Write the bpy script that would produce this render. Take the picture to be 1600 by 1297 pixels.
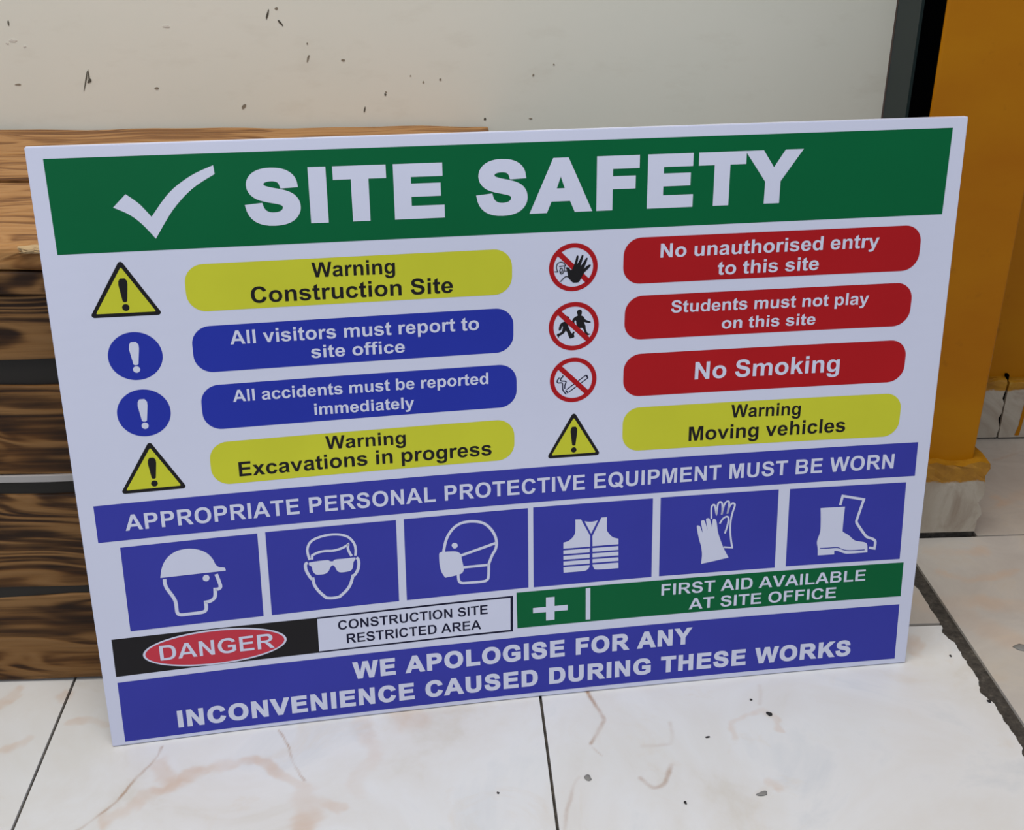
import bpy, bmesh, math, random
import numpy as np
from mathutils import Vector, Matrix
from mathutils.geometry import tessellate_polygon

for _o in list(bpy.data.objects):
    bpy.data.objects.remove(_o, do_unlink=True)
SC = bpy.context.scene
COL = SC.collection

# ------------------------------------------------------------------ camera
F_PX, PITCH, ROLL, CAM_Z, CAM_YAW = 1889.993, 0.449253, 0.006024, 0.879113, 0.065669
fwd = Vector((math.sin(CAM_YAW) * math.cos(PITCH), math.cos(CAM_YAW) * math.cos(PITCH), -math.sin(PITCH)))
rgt = Vector((math.cos(CAM_YAW), -math.sin(CAM_YAW), 0))
upv = rgt.cross(fwd)
r2 = rgt * math.cos(ROLL) + upv * math.sin(ROLL)
u2 = upv * math.cos(ROLL) - rgt * math.sin(ROLL)
cam_data = bpy.data.cameras.new('camera')
cam_data.sensor_fit = 'HORIZONTAL'
cam_data.sensor_width = 36.0
cam_data.lens = 36.0 * F_PX / 1600.0
cam_data.clip_start = 0.02
cam = bpy.data.objects.new('camera', cam_data)
M = Matrix((r2, u2, -fwd)).transposed().to_4x4()
M.translation = Vector((0, 0, CAM_Z))
cam.matrix_world = M
COL.objects.link(cam)
SC.camera = cam

# ------------------------------------------------------------------ light
SC.view_settings.view_transform = 'Standard'
SC.view_settings.look = 'None'
SC.view_settings.gamma = 1.0
SC.view_settings.exposure = 0.0
SC.view_settings.use_curve_mapping = False
world = bpy.data.worlds.new('daylight')
world.use_nodes = True
world.node_tree.nodes['Background'].inputs['Color'].default_value = (0.80, 0.88, 1.0, 1)
world.node_tree.nodes['Background'].inputs['Strength'].default_value = 0.42
SC.world = world


def area_light(name, loc, target, size_x, size_y, power, color):
    d = bpy.data.lights.new(name, 'AREA')
    d.shape = 'RECTANGLE'
    d.size, d.size_y, d.energy, d.color = size_x, size_y, power, color
    o = bpy.data.objects.new(name, d)
    o.location = loc
    o.rotation_euler = (Vector(target) - Vector(loc)).to_track_quat('-Z', 'Y').to_euler()
    COL.objects.link(o)
    return o


area_light('ceiling_light', (-0.35, 0.45, 2.7), (0.0, 1.05, 0), 1.9, 1.2, 45.5, (1.0, 0.955, 0.89))
area_light('doorway_daylight', (-0.5, -2.6, 1.5), (0.1, 1.1, 0.3), 1.8, 2.2, 12.8, (0.71, 0.81, 1.0))


# ------------------------------------------------------------------ helpers
def lin(c):
    return tuple((x / 12.92 if x <= 0.04045 else ((x + 0.055) / 1.055) ** 2.4) for x in (v / 255 for v in c)) + (1.0,)


def tag(o, label=None, cat=None, group=None, kind=None):
    if label: o['label'] = label
    if cat: o['category'] = cat
    if group: o['group'] = group
    if kind: o['kind'] = kind
    return o


def link_mesh(name, verts, faces, mat, parent=None, smooth=False):
    me = bpy.data.meshes.new(name)
    me.from_pydata([tuple(v) for v in verts], [], [tuple(f) for f in faces])
    me.materials.append(mat)
    if smooth:
        for p in me.polygons: p.use_smooth = True
    me.update()
    o = bpy.data.objects.new(name, me)
    COL.objects.link(o)
    if parent: o.parent = parent
    return o


def link_bm(name, bm, mat, parent=None, smooth=False):
    me = bpy.data.meshes.new(name)
    bm.normal_update()
    bm.to_mesh(me); bm.free()
    me.materials.append(mat)
    if smooth:
        for p in me.polygons: p.use_smooth = True
    o = bpy.data.objects.new(name, me)
    COL.objects.link(o)
    if parent: o.parent = parent
    return o


def empty(name, loc, parent=None):
    o = bpy.data.objects.new(name, None)
    o.location = loc
    o.empty_display_size = 0.05
    COL.objects.link(o)
    if parent: o.parent = parent
    return o


def box_bm(x0, x1, y0, y1, z0, z1, bevel=0.0, seg=2, bm=None):
    own = bm is None
    b = bmesh.new()
    bmesh.ops.create_cube(b, size=1.0)
    for v in b.verts:
        v.co = Vector(((x0 + x1) / 2 + v.co.x * (x1 - x0), (y0 + y1) / 2 + v.co.y * (y1 - y0), (z0 + z1) / 2 + v.co.z * (z1 - z0)))
    if bevel:
        bmesh.ops.bevel(b, geom=list(b.edges), offset=bevel, segments=seg, affect='EDGES', profile=0.6)
    return b


# ------------------------------------------------------------------ materials
class NT:
    def __init__(s, name):
        s.m = bpy.data.materials.new(name)
        s.m.use_nodes = True
        s.t = s.m.node_tree
        s.b = s.t.nodes['Principled BSDF']

    def n(s, typ, **kw):
        nd = s.t.nodes.new(typ)
        for k, v in kw.items():
            if k in nd.inputs: nd.inputs[k].default_value = v
            else: setattr(nd, k, v)
        return nd

    def l(s, a, b): s.t.links.new(a, b)

    def ramp(s, fac, stops, interp='LINEAR'):
        r = s.t.nodes.new('ShaderNodeValToRGB')
        r.color_ramp.interpolation = interp
        els = r.color_ramp.elements
        while len(els) < len(stops): els.new(0.5)
        for e, (p, c) in zip(els, stops):
            e.position = p
            e.color = c if len(c) == 4 else tuple(c) + (1,)
        s.l(fac, r.inputs['Fac'])
        return r.outputs['Color']

    def mix(s, fac, a, b, mode='MIX'):
        mx = s.t.nodes.new('ShaderNodeMix')
        mx.data_type = 'RGBA'; mx.blend_type = mode
        for sock, v in ((mx.inputs['Factor'], fac), (mx.inputs['A'] if False else mx.inputs[6], a), (mx.inputs[7], b)):
            if hasattr(v, 'is_linked'): s.l(v, sock)
            else: sock.default_value = v
        return mx.outputs[2]

    def math(s, op, a, b=0.0):
        nd = s.t.nodes.new('ShaderNodeMath'); nd.operation = op
        for i, v in enumerate((a, b)):
            if hasattr(v, 'is_linked'): s.l(v, nd.inputs[i])
            else: nd.inputs[i].default_value = v
        return nd.outputs[0]

    def coords(s, scale=(1, 1, 1), randomize=False):
        tc = s.t.nodes.new('ShaderNodeTexCoord')
        out = tc.outputs['Object']
        if randomize:
            oi = s.t.nodes.new('ShaderNodeObjectInfo')
            mu = s.t.nodes.new('ShaderNodeVectorMath'); mu.operation = 'SCALE'
            mu.inputs[0].default_value = (7.3, 3.1, 5.7)
            s.l(oi.outputs['Random'], mu.inputs['Scale'])
            ad = s.t.nodes.new('ShaderNodeVectorMath'); ad.operation = 'ADD'
            s.l(out, ad.inputs[0]); s.l(mu.outputs[0], ad.inputs[1])
            out = ad.outputs[0]
        mp = s.t.nodes.new('ShaderNodeMapping')
        mp.inputs['Scale'].default_value = scale
        s.l(out, mp.inputs['Vector'])
        return mp.outputs['Vector']

    def noise(s, vec, scale, detail=3.0, rough=0.5, dist=0.0):
        nd = s.t.nodes.new('ShaderNodeTexNoise')
        nd.inputs['Scale'].default_value = scale
        nd.inputs['Detail'].default_value = detail
        nd.inputs['Roughness'].default_value = rough
        nd.inputs['Distortion'].default_value = dist
        s.l(vec, nd.inputs['Vector'])
        return nd.outputs['Fac']

    def bump(s, h, strength, dist=0.002):
        bp = s.t.nodes.new('ShaderNodeBump')
        bp.inputs['Strength'].default_value = strength
        bp.inputs['Distance'].default_value = dist
        s.l(h, bp.inputs['Height'])
        s.l(bp.outputs['Normal'], s.b.inputs['Normal'])


def plain(name, rgb, rough=0.5, spec=0.5, vary=0.04):
    """A plain coloured surface with a faint procedural unevenness."""
    t = NT(name)
    f = t.noise(t.coords(), 9.0, 3.0)
    c = lin(rgb)
    lo = tuple(x * (1 - vary) for x in c[:3]) + (1,)
    hi = tuple(min(1, x * (1 + vary)) for x in c[:3]) + (1,)
    t.l(t.ramp(f, [(0.3, lo), (0.7, hi)]), t.b.inputs['Base Color'])
    t.b.inputs['Roughness'].default_value = rough
    t.b.inputs['Specular IOR Level'].default_value = spec
    return t.m


def wood(name, char, tint=1.0):
    """Torched pine: light early wood, dark burnt grain lines running along X, cathedral figure, knots and scorched patches."""
    t = NT(name)
    big = t.noise(t.coords((1.1, 4.2, 4.2), True), 2.0, 2.0)
    tc = t.coords((0.30, 8.0, 8.0), True)
    warp = t.n('ShaderNodeVectorMath', operation='ADD')
    off = t.n('ShaderNodeCombineXYZ')
    sw = t.math('MULTIPLY', t.math('SUBTRACT', big, 0.5), 2.2)
    t.l(sw, off.inputs['Y']); t.l(sw, off.inputs['Z'])
    t.l(tc, warp.inputs[0]); t.l(off.outputs[0], warp.inputs[1])
    bands = t.noise(warp.outputs[0], 3.0, 2.0, 0.5, 0.1)
    rings = t.n('ShaderNodeMath', operation='SINE')
    t.l(t.math('MULTIPLY', bands, 30.0), rings.inputs[0])
    ring = t.math('ADD', 0.5, t.math('MULTIPLY', rings.outputs[0], 0.5))
    fine = t.noise(t.coords((1.6, 70, 70), True), 2.0, 4.0, 0.6)
    scorch = t.noise(t.coords((1.8, 6.5, 6.5), True), 1.9, 4.0, 0.6, 0.5)
    k = t.math('ADD', t.math('MULTIPLY', ring, 0.34), t.math('ADD', t.math('MULTIPLY', bands, 0.3), t.math('MULTIPLY', fine, 0.55)))
    c = lambda r, g, b: (r * tint, g * tint, b * tint)
    col = t.ramp(k, [(0.28, c(0.07, 0.025, 0.007)), (0.45, c(0.22, 0.090, 0.024)), (0.62, c(0.40, 0.192, 0.062)), (0.9, c(0.52, 0.275, 0.105))])
    f = t.math('ADD', scorch, t.math('MULTIPLY', t.math('SUBTRACT', 0.6, k), 0.75))
    sc_f = t.ramp(f, [(0.64 - char, (0, 0, 0)), (0.9 - char, (1, 1, 1))])
    t.l(t.mix(t.math('MULTIPLY', sc_f, 0.93), col, (0.020, 0.010, 0.006, 1)), t.b.inputs['Base Color'])
    t.b.inputs['Roughness'].default_value = 0.5
    t.b.inputs['Specular IOR Level'].default_value = 0.16
    t.bump(t.math('SUBTRACT', k, t.math('MULTIPLY', sc_f, 0.4)), 0.5, 0.003)
    return t.m


M_WHITE = plain('white_pvc', (213, 216, 236), 0.34, 0.22, 0.012)
M_GREEN = plain('green_vinyl', (0, 98, 55), 0.36, 0.14)
M_BLUE = plain('blue_vinyl', (58, 62, 164), 0.36, 0.14)
M_DEEP = plain('deep_blue_vinyl', (40, 54, 166), 0.36, 0.14)
M_YELLOW = plain('yellow_vinyl', (205, 206, 54), 0.36, 0.14)
M_RED = plain('red_vinyl', (176, 24, 30), 0.36, 0.14)
M_CRIMSON = plain('crimson_vinyl', (200, 60, 74), 0.36, 0.14)
M_BLACK = plain('black_vinyl', (32, 30, 32), 0.36, 0.14)
M_NAVY = plain('navy_ink', (26, 26, 52), 0.36, 0.14)
M_WOOD_TOP = wood('lit_torched_wood', -0.04, 0.86)  # top slats: less char, overhead light put into the lighter tint
M_WOOD = wood('shaded_torched_wood', 0.2, 0.52)  # bench front: more char, plus its shade put into the darker tint
M_RECESS = plain('black_recess_paint', (40, 36, 32), 0.6, 0.3, 0.15)
M_LIP = plain('grey_metal_lip', (165, 160, 158), 0.45, 0.5, 0.12)
M_FRAME = plain('grey_green_paint', (34, 46, 46), 0.5, 0.12, 0.08)
M_FLATBLACK = plain('flat_black', (3, 3, 4), 0.8, 0.0)
M_SCUFF = plain('dark_scuff', (84, 80, 70), 0.8, 0.2, 0.3)
M_FADED = plain('faded_scuff', (138, 128, 112), 0.8, 0.2, 0.2)
M_CHIP = plain('pale_chip', (208, 204, 194), 0.8, 0.2)
M_SPLINTER = plain('pale_splintered_wood', (176, 150, 112), 0.7, 0.2, 0.25)
M_GRIT = plain('dark_grit', (44, 42, 42), 0.8, 0.3, 0.3)
M_PEBBLE = plain('grey_grit', (138, 136, 132), 0.7, 0.3, 0.2)
M_GROUT = None


def make_wall_mat():
    t = NT('cream_wall_paint')
    v = t.coords()
    a = t.noise(v, 2.2, 4.0, 0.55)
    b = t.noise(t.coords((1, 1, 2.5)), 14.0, 5.0, 0.6)
    base = t.ramp(a, [(0.35, lin((218, 219, 207))), (0.65, lin((224, 222, 210)))])
    stain = t.ramp(b, [(0.56, (0, 0, 0)), (0.75, (0.18, 0.18, 0.18))])
    t.l(t.mix(stain, base, lin((190, 182, 164))), t.b.inputs['Base Color'])
    t.b.inputs['Roughness'].default_value = 0.55
    t.b.inputs['Specular IOR Level'].default_value = 0.3
    t.bump(t.noise(v, 60.0, 4.0, 0.6), 0.12, 0.001)
    return t.m


def make_floor_mat():
    t = NT('marble_floor_tile')
    v = t.coords()
    a = t.noise(v, 5.0, 6.0, 0.6, 0.8)
    b = t.noise(v, 9.0, 6.0, 0.65, 1.2)
    fine = t.noise(v, 55.0, 4.0, 0.6)
    base = t.ramp(a, [(0.30, lin((215, 210, 200))), (0.42, lin((225, 223, 219))), (0.55, lin((229, 229, 228))), (0.68, lin((213, 216, 218)))])
    warm = t.ramp(b, [(0.35, lin((170, 158, 144))), (0.6, lin((184, 174, 160))), (0.8, lin((164, 151, 137)))])
    wat = t.n('ShaderNodeAttribute', attribute_name='warm')
    vat = t.n('ShaderNodeAttribute', attribute_name='vein')
    tat = t.n('ShaderNodeAttribute', attribute_name='crack')
    cl = t.mix(wat.outputs['Fac'], base, warm)
    faint = t.ramp(b, [(0.56, (0, 0, 0)), (0.76, (0.34, 0.34, 0.34))])
    cl = t.mix(faint, cl, lin((214, 196, 170)))
    vf = t.math('MULTIPLY', vat.outputs['Fac'], t.math('ADD', 0.35, t.math('MULTIPLY', b, 1.2)))
    cl = t.mix(vf, cl, lin((208, 172, 140)))
    cf = t.math('MULTIPLY', tat.outputs['Fac'], t.math('ADD', 0.2, t.math('MULTIPLY', fine, 1.4)))
    cl = t.mix(cf, cl, lin((170, 132, 100)))
    t.l(cl, t.b.inputs['Base Color'])
    t.b.inputs['Roughness'].default_value = 0.28
    t.b.inputs['Specular IOR Level'].default_value = 0.35
    return t.m


def make_plinth_mat():
    """Marble skirting with yellow wall paint slopped over its top edge."""
    t = NT('paint_splashed_marble')
    v = t.coords()
    n1 = t.noise(v, 22.0, 5.0, 0.6)
    n2 = t.noise(v, 70.0, 4.0, 0.6)
    marble = t.ramp(t.noise(v, 9.0, 6.0, 0.6, 1.0), [(0.3, lin((150, 134, 116))), (0.55, lin((178, 168, 152))), (0.75, lin((132, 112, 94)))])
    paint = t.ramp(n1, [(0.3, lin((132, 84, 4))), (0.58, lin((176, 124, 22))), (0.7, lin((190, 150, 60))), (0.8, lin((206, 190, 160)))])
    sep = t.n('ShaderNodeSeparateXYZ'); t.l(v, sep.inputs[0])
    h = t.math('ADD', sep.outputs['Z'], t.math('MULTIPLY', t.math('SUBTRACT', n1, 0.5), 0.03))
    f = t.ramp(t.math('MULTIPLY', h, 10.0), [(0.855, (0, 0, 0)), (0.885, (1, 1, 1))])
    t.l(t.mix(f, marble, paint), t.b.inputs['Base Color'])
    t.b.inputs['Roughness'].default_value = 0.45
    t.bump(n2, 0.3, 0.002)
    return t.m


def make_yellow_mat():
    t = NT('ochre_gloss_paint')
    v = t.coords()
    a = t.noise(t.coords((1, 1, 2.0)), 3.5, 5.0, 0.55)
    d = t.noise(v, 26.0, 5.0, 0.65)
    base = t.ramp(a, [(0.3, lin((164, 98, 0))), (0.7, lin((176, 114, 2)))])
    dirt = t.ramp(d, [(0.62, (0, 0, 0)), (0.80, (0.5, 0.5, 0.5))])
    t.l(t.mix(dirt, base, lin((112, 66, 14))), t.b.inputs['Base Color'])
    t.b.inputs['Roughness'].default_value = 0.42
    t.b.inputs['Specular IOR Level'].default_value = 0.16
    t.bump(t.noise(v, 30.0, 4.0), 0.15, 0.0015)
    return t.m


def make_grout_mat():
    t = NT('dark_gritty_grout')
    f = t.noise(t.coords(), 120.0, 5.0, 0.7)
    t.l(t.ramp(f, [(0.3, lin((38, 34, 30))), (0.6, lin((78, 72, 64))), (0.8, lin((128, 120, 108)))]), t.b.inputs['Base Color'])
    t.b.inputs['Roughness'].default_value = 0.9
    t.bump(f, 0.8, 0.003)
    return t.m


M_WALL, M_FLOOR, M_PLINTH, M_OCHRE, M_GROUT = make_wall_mat(), make_floor_mat(), make_plinth_mat(), make_yellow_mat(), make_grout_mat()

# sign pictograms, traced in millimetres on the board; floor veins in metres
PICTOGRAMS = {
    'helmet': [
        ('fill', [[(69.7,192.2,1),(71.4,200.3),(74.7,208.5),(80.1,215.3),(88.1,220.2),(96.4,221.7),(103.2,221.4),(111.2,219.0),(118.3,214.3),(123.1,207.4),(125.3,201.2),(128.4,197.5),(132.5,196.7),(134.5,195.4),(134.8,192.6,1)]]),
        ('fill', [[(111.2,186.9),(112.1,188.9),(113.6,190.2),(115.1,190.3),(116.9,189.5),(117.9,187.4),(117.8,185.5),(116.6,183.6),(114.6,182.8),(112.6,183.5),(111.3,185.0)]]),
        ('line', 3.6, [(73.6,190.4,1),(73.6,184.2),(75.5,178.0),(79.5,169.9),(81.7,163.2),(81.9,155.1),(82.3,150.2),(85.4,147.5),(95.9,147.4),(107.0,147.7),(110.7,149.7),(111.5,153.7),(111.6,158.9,1),(116.2,159.5),(120.3,162.3),(121.8,166.1),(122.3,172.5,1),(125.8,172.7),(127.9,175.0),(127.0,181.5),(124.9,189.8,1)]),
    ],
    'goggles': [
        ('fill', [[(219.4,192.2,1),(228.9,192.9),(238.7,193.0),(241.1,191.5),(244.1,191.0),(246.7,192.7),(255.3,192.8),(267.6,193.0,1),(267.4,190.4),(265.5,187.8),(264.6,182.4),(262.5,178.4),(258.1,177.2),(251.3,177.2),(248.0,179.3),(246.1,183.7),(244.7,185.9),(242.6,186.0),(240.9,183.6),(238.8,179.7),(235.3,177.3),(229.7,177.0),(225.5,177.8),(222.9,181.5),(221.8,187.1),(219.4,189.1,1)]]),
        ('line', 2.6, [(220.4,195.2),(218.9,203.3),(219.1,208.7),(221.8,214.6),(227.6,218.7),(238.1,221.4),(248.5,221.6),(256.9,219.7),(262.8,216.0),(267.3,209.0),(268.5,202.0),(267.8,194.9)]),
        ('line', 2.6, [(222.8,195.3,1),(223.3,200.1,1),(229.6,202.8),(236.9,203.7),(244.9,203.2),(252.9,204.7),(259.3,207.5),(261.3,209.3,1),(260.6,204.3),(261.9,199.3),(264.0,194.9)]),
        ('line', 3.2, [(218.2,192.0,1),(215.9,190.6),(215.8,185.0),(217.6,179.3),(220.6,173.4),(222.4,172.8,1),(223.4,165.4),(227.8,157.1),(234.7,148.9,1),(240.8,147.8),(248.4,148.5,1),(256.2,155.2),(261.0,162.5),(264.0,171.9,1),(266.3,173.1),(269.7,179.0),(270.9,185.9),(270.3,190.8),(268.6,192.4,1)]),
    ],
    'mask': [
        ('fill', [[(355.9,186.6),(357.0,189.2),(359.4,189.7),(367.6,189.6),(375.2,188.5),(379.2,184.7),(380.1,178.8),(381.9,168.7),(381.5,164.9),(378.6,161.7),(371.6,160.1),(361.6,158.9,1),(358.0,165.8),(356.2,174.4)]]),
        ('fill', [[(369.6,196.5),(370.7,198.6),(372.9,199.3),(375.1,198.2),(376.1,196.0),(375.3,193.7),(372.9,192.5),(370.7,193.8)]]),
        ('line', 3.0, [(360.6,189.2,1),(363.2,201.1),(366.9,209.7),(373.2,217.4),(381.6,221.8),(393.2,222.4),(404.1,219.3),(411.6,212.2),(416.3,203.5),(417.9,195.0),(416.7,187.5),(412.8,180.2),(409.1,170.5,1),(408.5,155.9),(406.7,151.4),(401.4,150.0),(385.3,150.2),(379.0,150.8),(376.3,153.8),(375.6,160.9,1)]),
        ('line', 3.0, [(379.2,183.5,1),(417.2,194.7,1)]),
        ('line', 3.0, [(381.9,169.1,1),(409.1,169.4,1)]),
    ],
    'vest': [
        ('fill', [[(504.0,214.7,1),(510.1,214.3,1),(520.3,193.8,1),(520.4,180.8,1),(490.9,181.1,1),(490.9,188.3,1),(496.3,189.7),(501.0,193.5),(503.7,198.5),(504.1,204.9)]]),
        ('fill', [[(532.6,214.6,1),(538.6,214.5,1),(538.8,200.0),(541.3,194.6),(545.6,189.9),(551.9,187.6,1),(552.0,180.9,1),(523.1,181.1,1),(522.8,193.2,1)]]),
        ('fill', [[(514.0,211.7,1),(521.2,210.4),(528.7,211.5,1),(521.4,196.3,1)]]),
        ('fill', [[(490.9,178.9,1),(520.1,178.8,1),(520.1,174.0,1),(490.9,174.2,1)]]),
        ('fill', [[(490.9,172.1,1),(520.2,171.9,1),(520.2,167.2,1),(491.0,167.5,1)]]),
        ('fill', [[(491.0,165.3,1),(520.2,165.3,1),(520.3,160.3,1),(491.0,160.7,1)]]),
        ('fill', [[(523.1,178.8,1),(552.0,178.6,1),(552.1,174.1,1),(523.2,174.2,1)]]),
        ('fill', [[(523.2,172.2,1),(552.2,172.0,1),(552.3,167.3,1),(523.2,167.4,1)]]),
        ('fill', [[(523.3,165.3,1),(552.3,165.0,1),(552.4,160.7,1),(523.3,160.8,1)]]),
        ('fill', [[(491.0,158.5,1),(520.3,158.3,1),(519.4,155.1),(516.4,152.4),(511.0,151.7),(491.3,151.8,1)]]),
        ('fill', [[(523.3,158.7,1),(552.4,158.5,1),(552.6,151.7,1),(528.6,152.1),(524.9,154.6)]]),
    ],
    'gloves': [
        ('fill', [[(646.6,148.7,1),(647.1,160.2),(645.6,170.5),(642.5,180.9),(639.7,194.8),(641.5,196.0),(643.4,194.9),(644.7,191.5),(646.6,186.9,1),(645.9,191.4),(644.3,200.2),(645.6,201.9),(647.6,201.7),(649.1,199.1),(652.2,189.5,1),(651.3,193.9),(649.8,202.6),(651.1,204.1),(653.2,203.8),(654.8,200.8),(657.2,192.0,1),(657.2,196.3),(657.4,202.0),(659.0,202.6),(660.8,201.6),(662.2,197.3),(664.1,186.4),(667.3,176.8),(671.5,166.2),(677.8,153.9,1),(662.4,151.2)]]),
        ('line', 2.0, [(655.8,203.0,1),(655.2,215.0),(655.9,218.5),(657.5,219.7),(659.2,217.9),(661.4,207.4,1),(661.9,217.3),(663.1,221.5),(665.0,222.6),(667.1,220.5),(667.8,214.1),(667.3,207.1,1),(669.0,216.8),(671.1,221.6),(673.4,222.7),(675.1,220.6),(673.8,207.9,1),(675.4,215.6),(677.9,219.3),(680.2,219.7),(681.7,217.3),(679.7,209.6),(678.2,201.1),(677.8,189.7),(679.1,178.0),(681.4,166.0,1),(671.5,167.3,1)]),
        ('line', 2.0, [(665.6,196.4,1),(668.7,201.9),(672.6,204.4),(675.0,203.2),(675.3,198.5),(674.0,191.4),(672.0,184.0)]),
    ],
    'boots': [
        ('fill', [[(780.2,206.9,1),(808.4,206.8,1),(808.1,194.5),(808.1,178.5),(809.4,175.5),(816.0,171.0),(823.6,164.2),(834.9,161.2),(838.1,158.8),(839.1,155.0),(839.7,148.3,1),(818.1,148.0),(811.7,149.2),(805.2,152.2),(800.4,152.9,1),(800.7,148.5,1),(781.5,148.5,1),(780.8,157.0),(779.4,163.7),(779.7,168.8),(782.0,178.2),(781.5,192.7)], [(783.3,157.7,1),(792.3,157.6),(803.4,157.5),(808.4,155.3),(814.8,153.0),(824.6,152.3),(836.1,152.4,1),(836.2,151.1,1),(824.7,151.0),(815.0,151.7),(808.5,154.2),(803.5,156.2),(792.4,156.3),(783.5,156.4,1)]]),
        ('line', 3.0, [(802.6,209.0,1),(804.6,220.0,1),(829.5,214.2,1),(824.4,193.4),(823.4,187.3),(826.1,182.4),(835.6,169.3),(840.0,166.4),(845.1,164.2),(847.8,160.7),(847.6,152.6,1),(841.1,154.1,1)]),
    ],
    'stop_hand': [
        ('fill', [[(497.0,491.1,1),(499.5,497.8),(501.2,504.5),(502.1,505.3),(503.1,504.7),(502.8,500.8),(501.8,496.1,1),(504.0,499.9),(506.5,505.2),(507.5,505.7),(508.2,504.7),(507.1,500.2),(505.3,494.0,1),(508.0,497.8),(510.9,502.2),(512.0,502.5),(512.4,501.7),(511.2,497.7),(508.7,491.2,1),(511.7,494.0),(514.6,495.5),(515.8,494.7),(513.6,491.6),(509.6,487.7),(507.0,483.3),(504.7,478.8),(503.1,477.7),(500.4,477.6),(497.9,478.0),(495.4,480.5),(493.3,483.5),(492.5,487.7),(491.6,491.4),(490.6,493.3),(492.0,493.9),(493.8,493.1),(495.6,490.7,1)]]),
        ('line', 0.9, [(479.3,489.8,1),(482.6,489.6,1),(481.5,492.4),(481.2,495.1),(482.5,498.2),(485.6,499.4),(488.8,498.1),(490.4,495.6,1),(483.9,495.0,1)]),
        ('line', 0.9, [(489.4,494.9),(489.1,491.1),(488.5,490.0,1),(492.0,489.9,1)]),
        ('line', 1.0, [(484.8,491.7),(485.3,492.9),(486.6,493.0),(487.2,491.6),(486.7,489.6),(485.1,489.0),(484.6,491.3)]),
        ('line', 0.9, [(484.7,488.6),(486.3,487.3),(488.0,488.4),(488.5,490.4)]),
        ('line', 1.0, [(485.3,479.2,1),(490.4,484.2),(493.5,483.5)]),
    ],
    'running_children': [
        ('fill', [[(502.9,446.0),(503.5,448.1),(505.8,449.1),(507.8,447.6),(507.9,444.8),(507.3,442.7,1),(509.8,441.4),(511.7,438.4),(514.5,436.8),(517.1,435.7),(517.3,434.8),(515.1,434.4),(510.4,435.6,1),(512.1,431.3),(512.5,427.9),(514.6,423.5),(517.4,422.6),(517.2,422.1),(514.2,420.9),(512.1,421.7),(510.7,426.1),(508.7,429.3),(505.5,429.3,1),(502.9,432.8),(502.2,437.5,1),(500.8,437.6),(500.8,434.8),(503.0,430.9,1),(498.5,434.9),(498.3,438.2),(500.3,441.0),(503.9,442.9,1)]]),
        ('fill', [[(492.5,442.6),(494.1,442.5),(495.2,440.8),(494.8,438.9),(493.0,439.0)]]),
        ('fill', [[(490.3,437.3,1),(487.3,436.0),(485.3,433.3),(484.5,428.6),(485.6,427.8),(487.0,429.0),(488.1,432.7,1),(488.6,431.2),(487.7,427.0),(485.5,425.2),(482.7,424.0),(483.2,422.0),(484.8,420.0),(485.3,421.9),(489.6,424.5),(491.6,427.2,1),(493.2,425.7),(495.6,419.4),(497.0,418.9),(500.7,420.0),(500.4,422.9),(501.0,425.3),(499.6,425.8),(497.8,424.5),(494.5,431.4,1),(494.0,435.2)]]),
    ],
    'cigarette': [
        ('line', 1.1, [(493.7,363.3,1),(513.6,377.6,1),(515.7,374.5,1),(495.8,360.2,1)]),
        ('line', 1.8, [(514.0,377.8,1),(515.6,374.8,1)]),
        ('line', 1.5, [(492.5,362.6,1),(495.1,359.3,1)]),
        ('line', 1.3, [(493.3,357.9,1),(489.7,363.1),(489.2,369.7),(488.0,371.0),(484.3,371.2),(483.7,373.5),(485.9,376.8)]),
        ('line', 1.3, [(491.6,364.2),(491.8,368.1),(492.9,371.4),(491.7,372.5),(487.5,373.2),(487.5,375.7),(489.3,377.3),(489.5,379.2)]),
    ],
}
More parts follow.
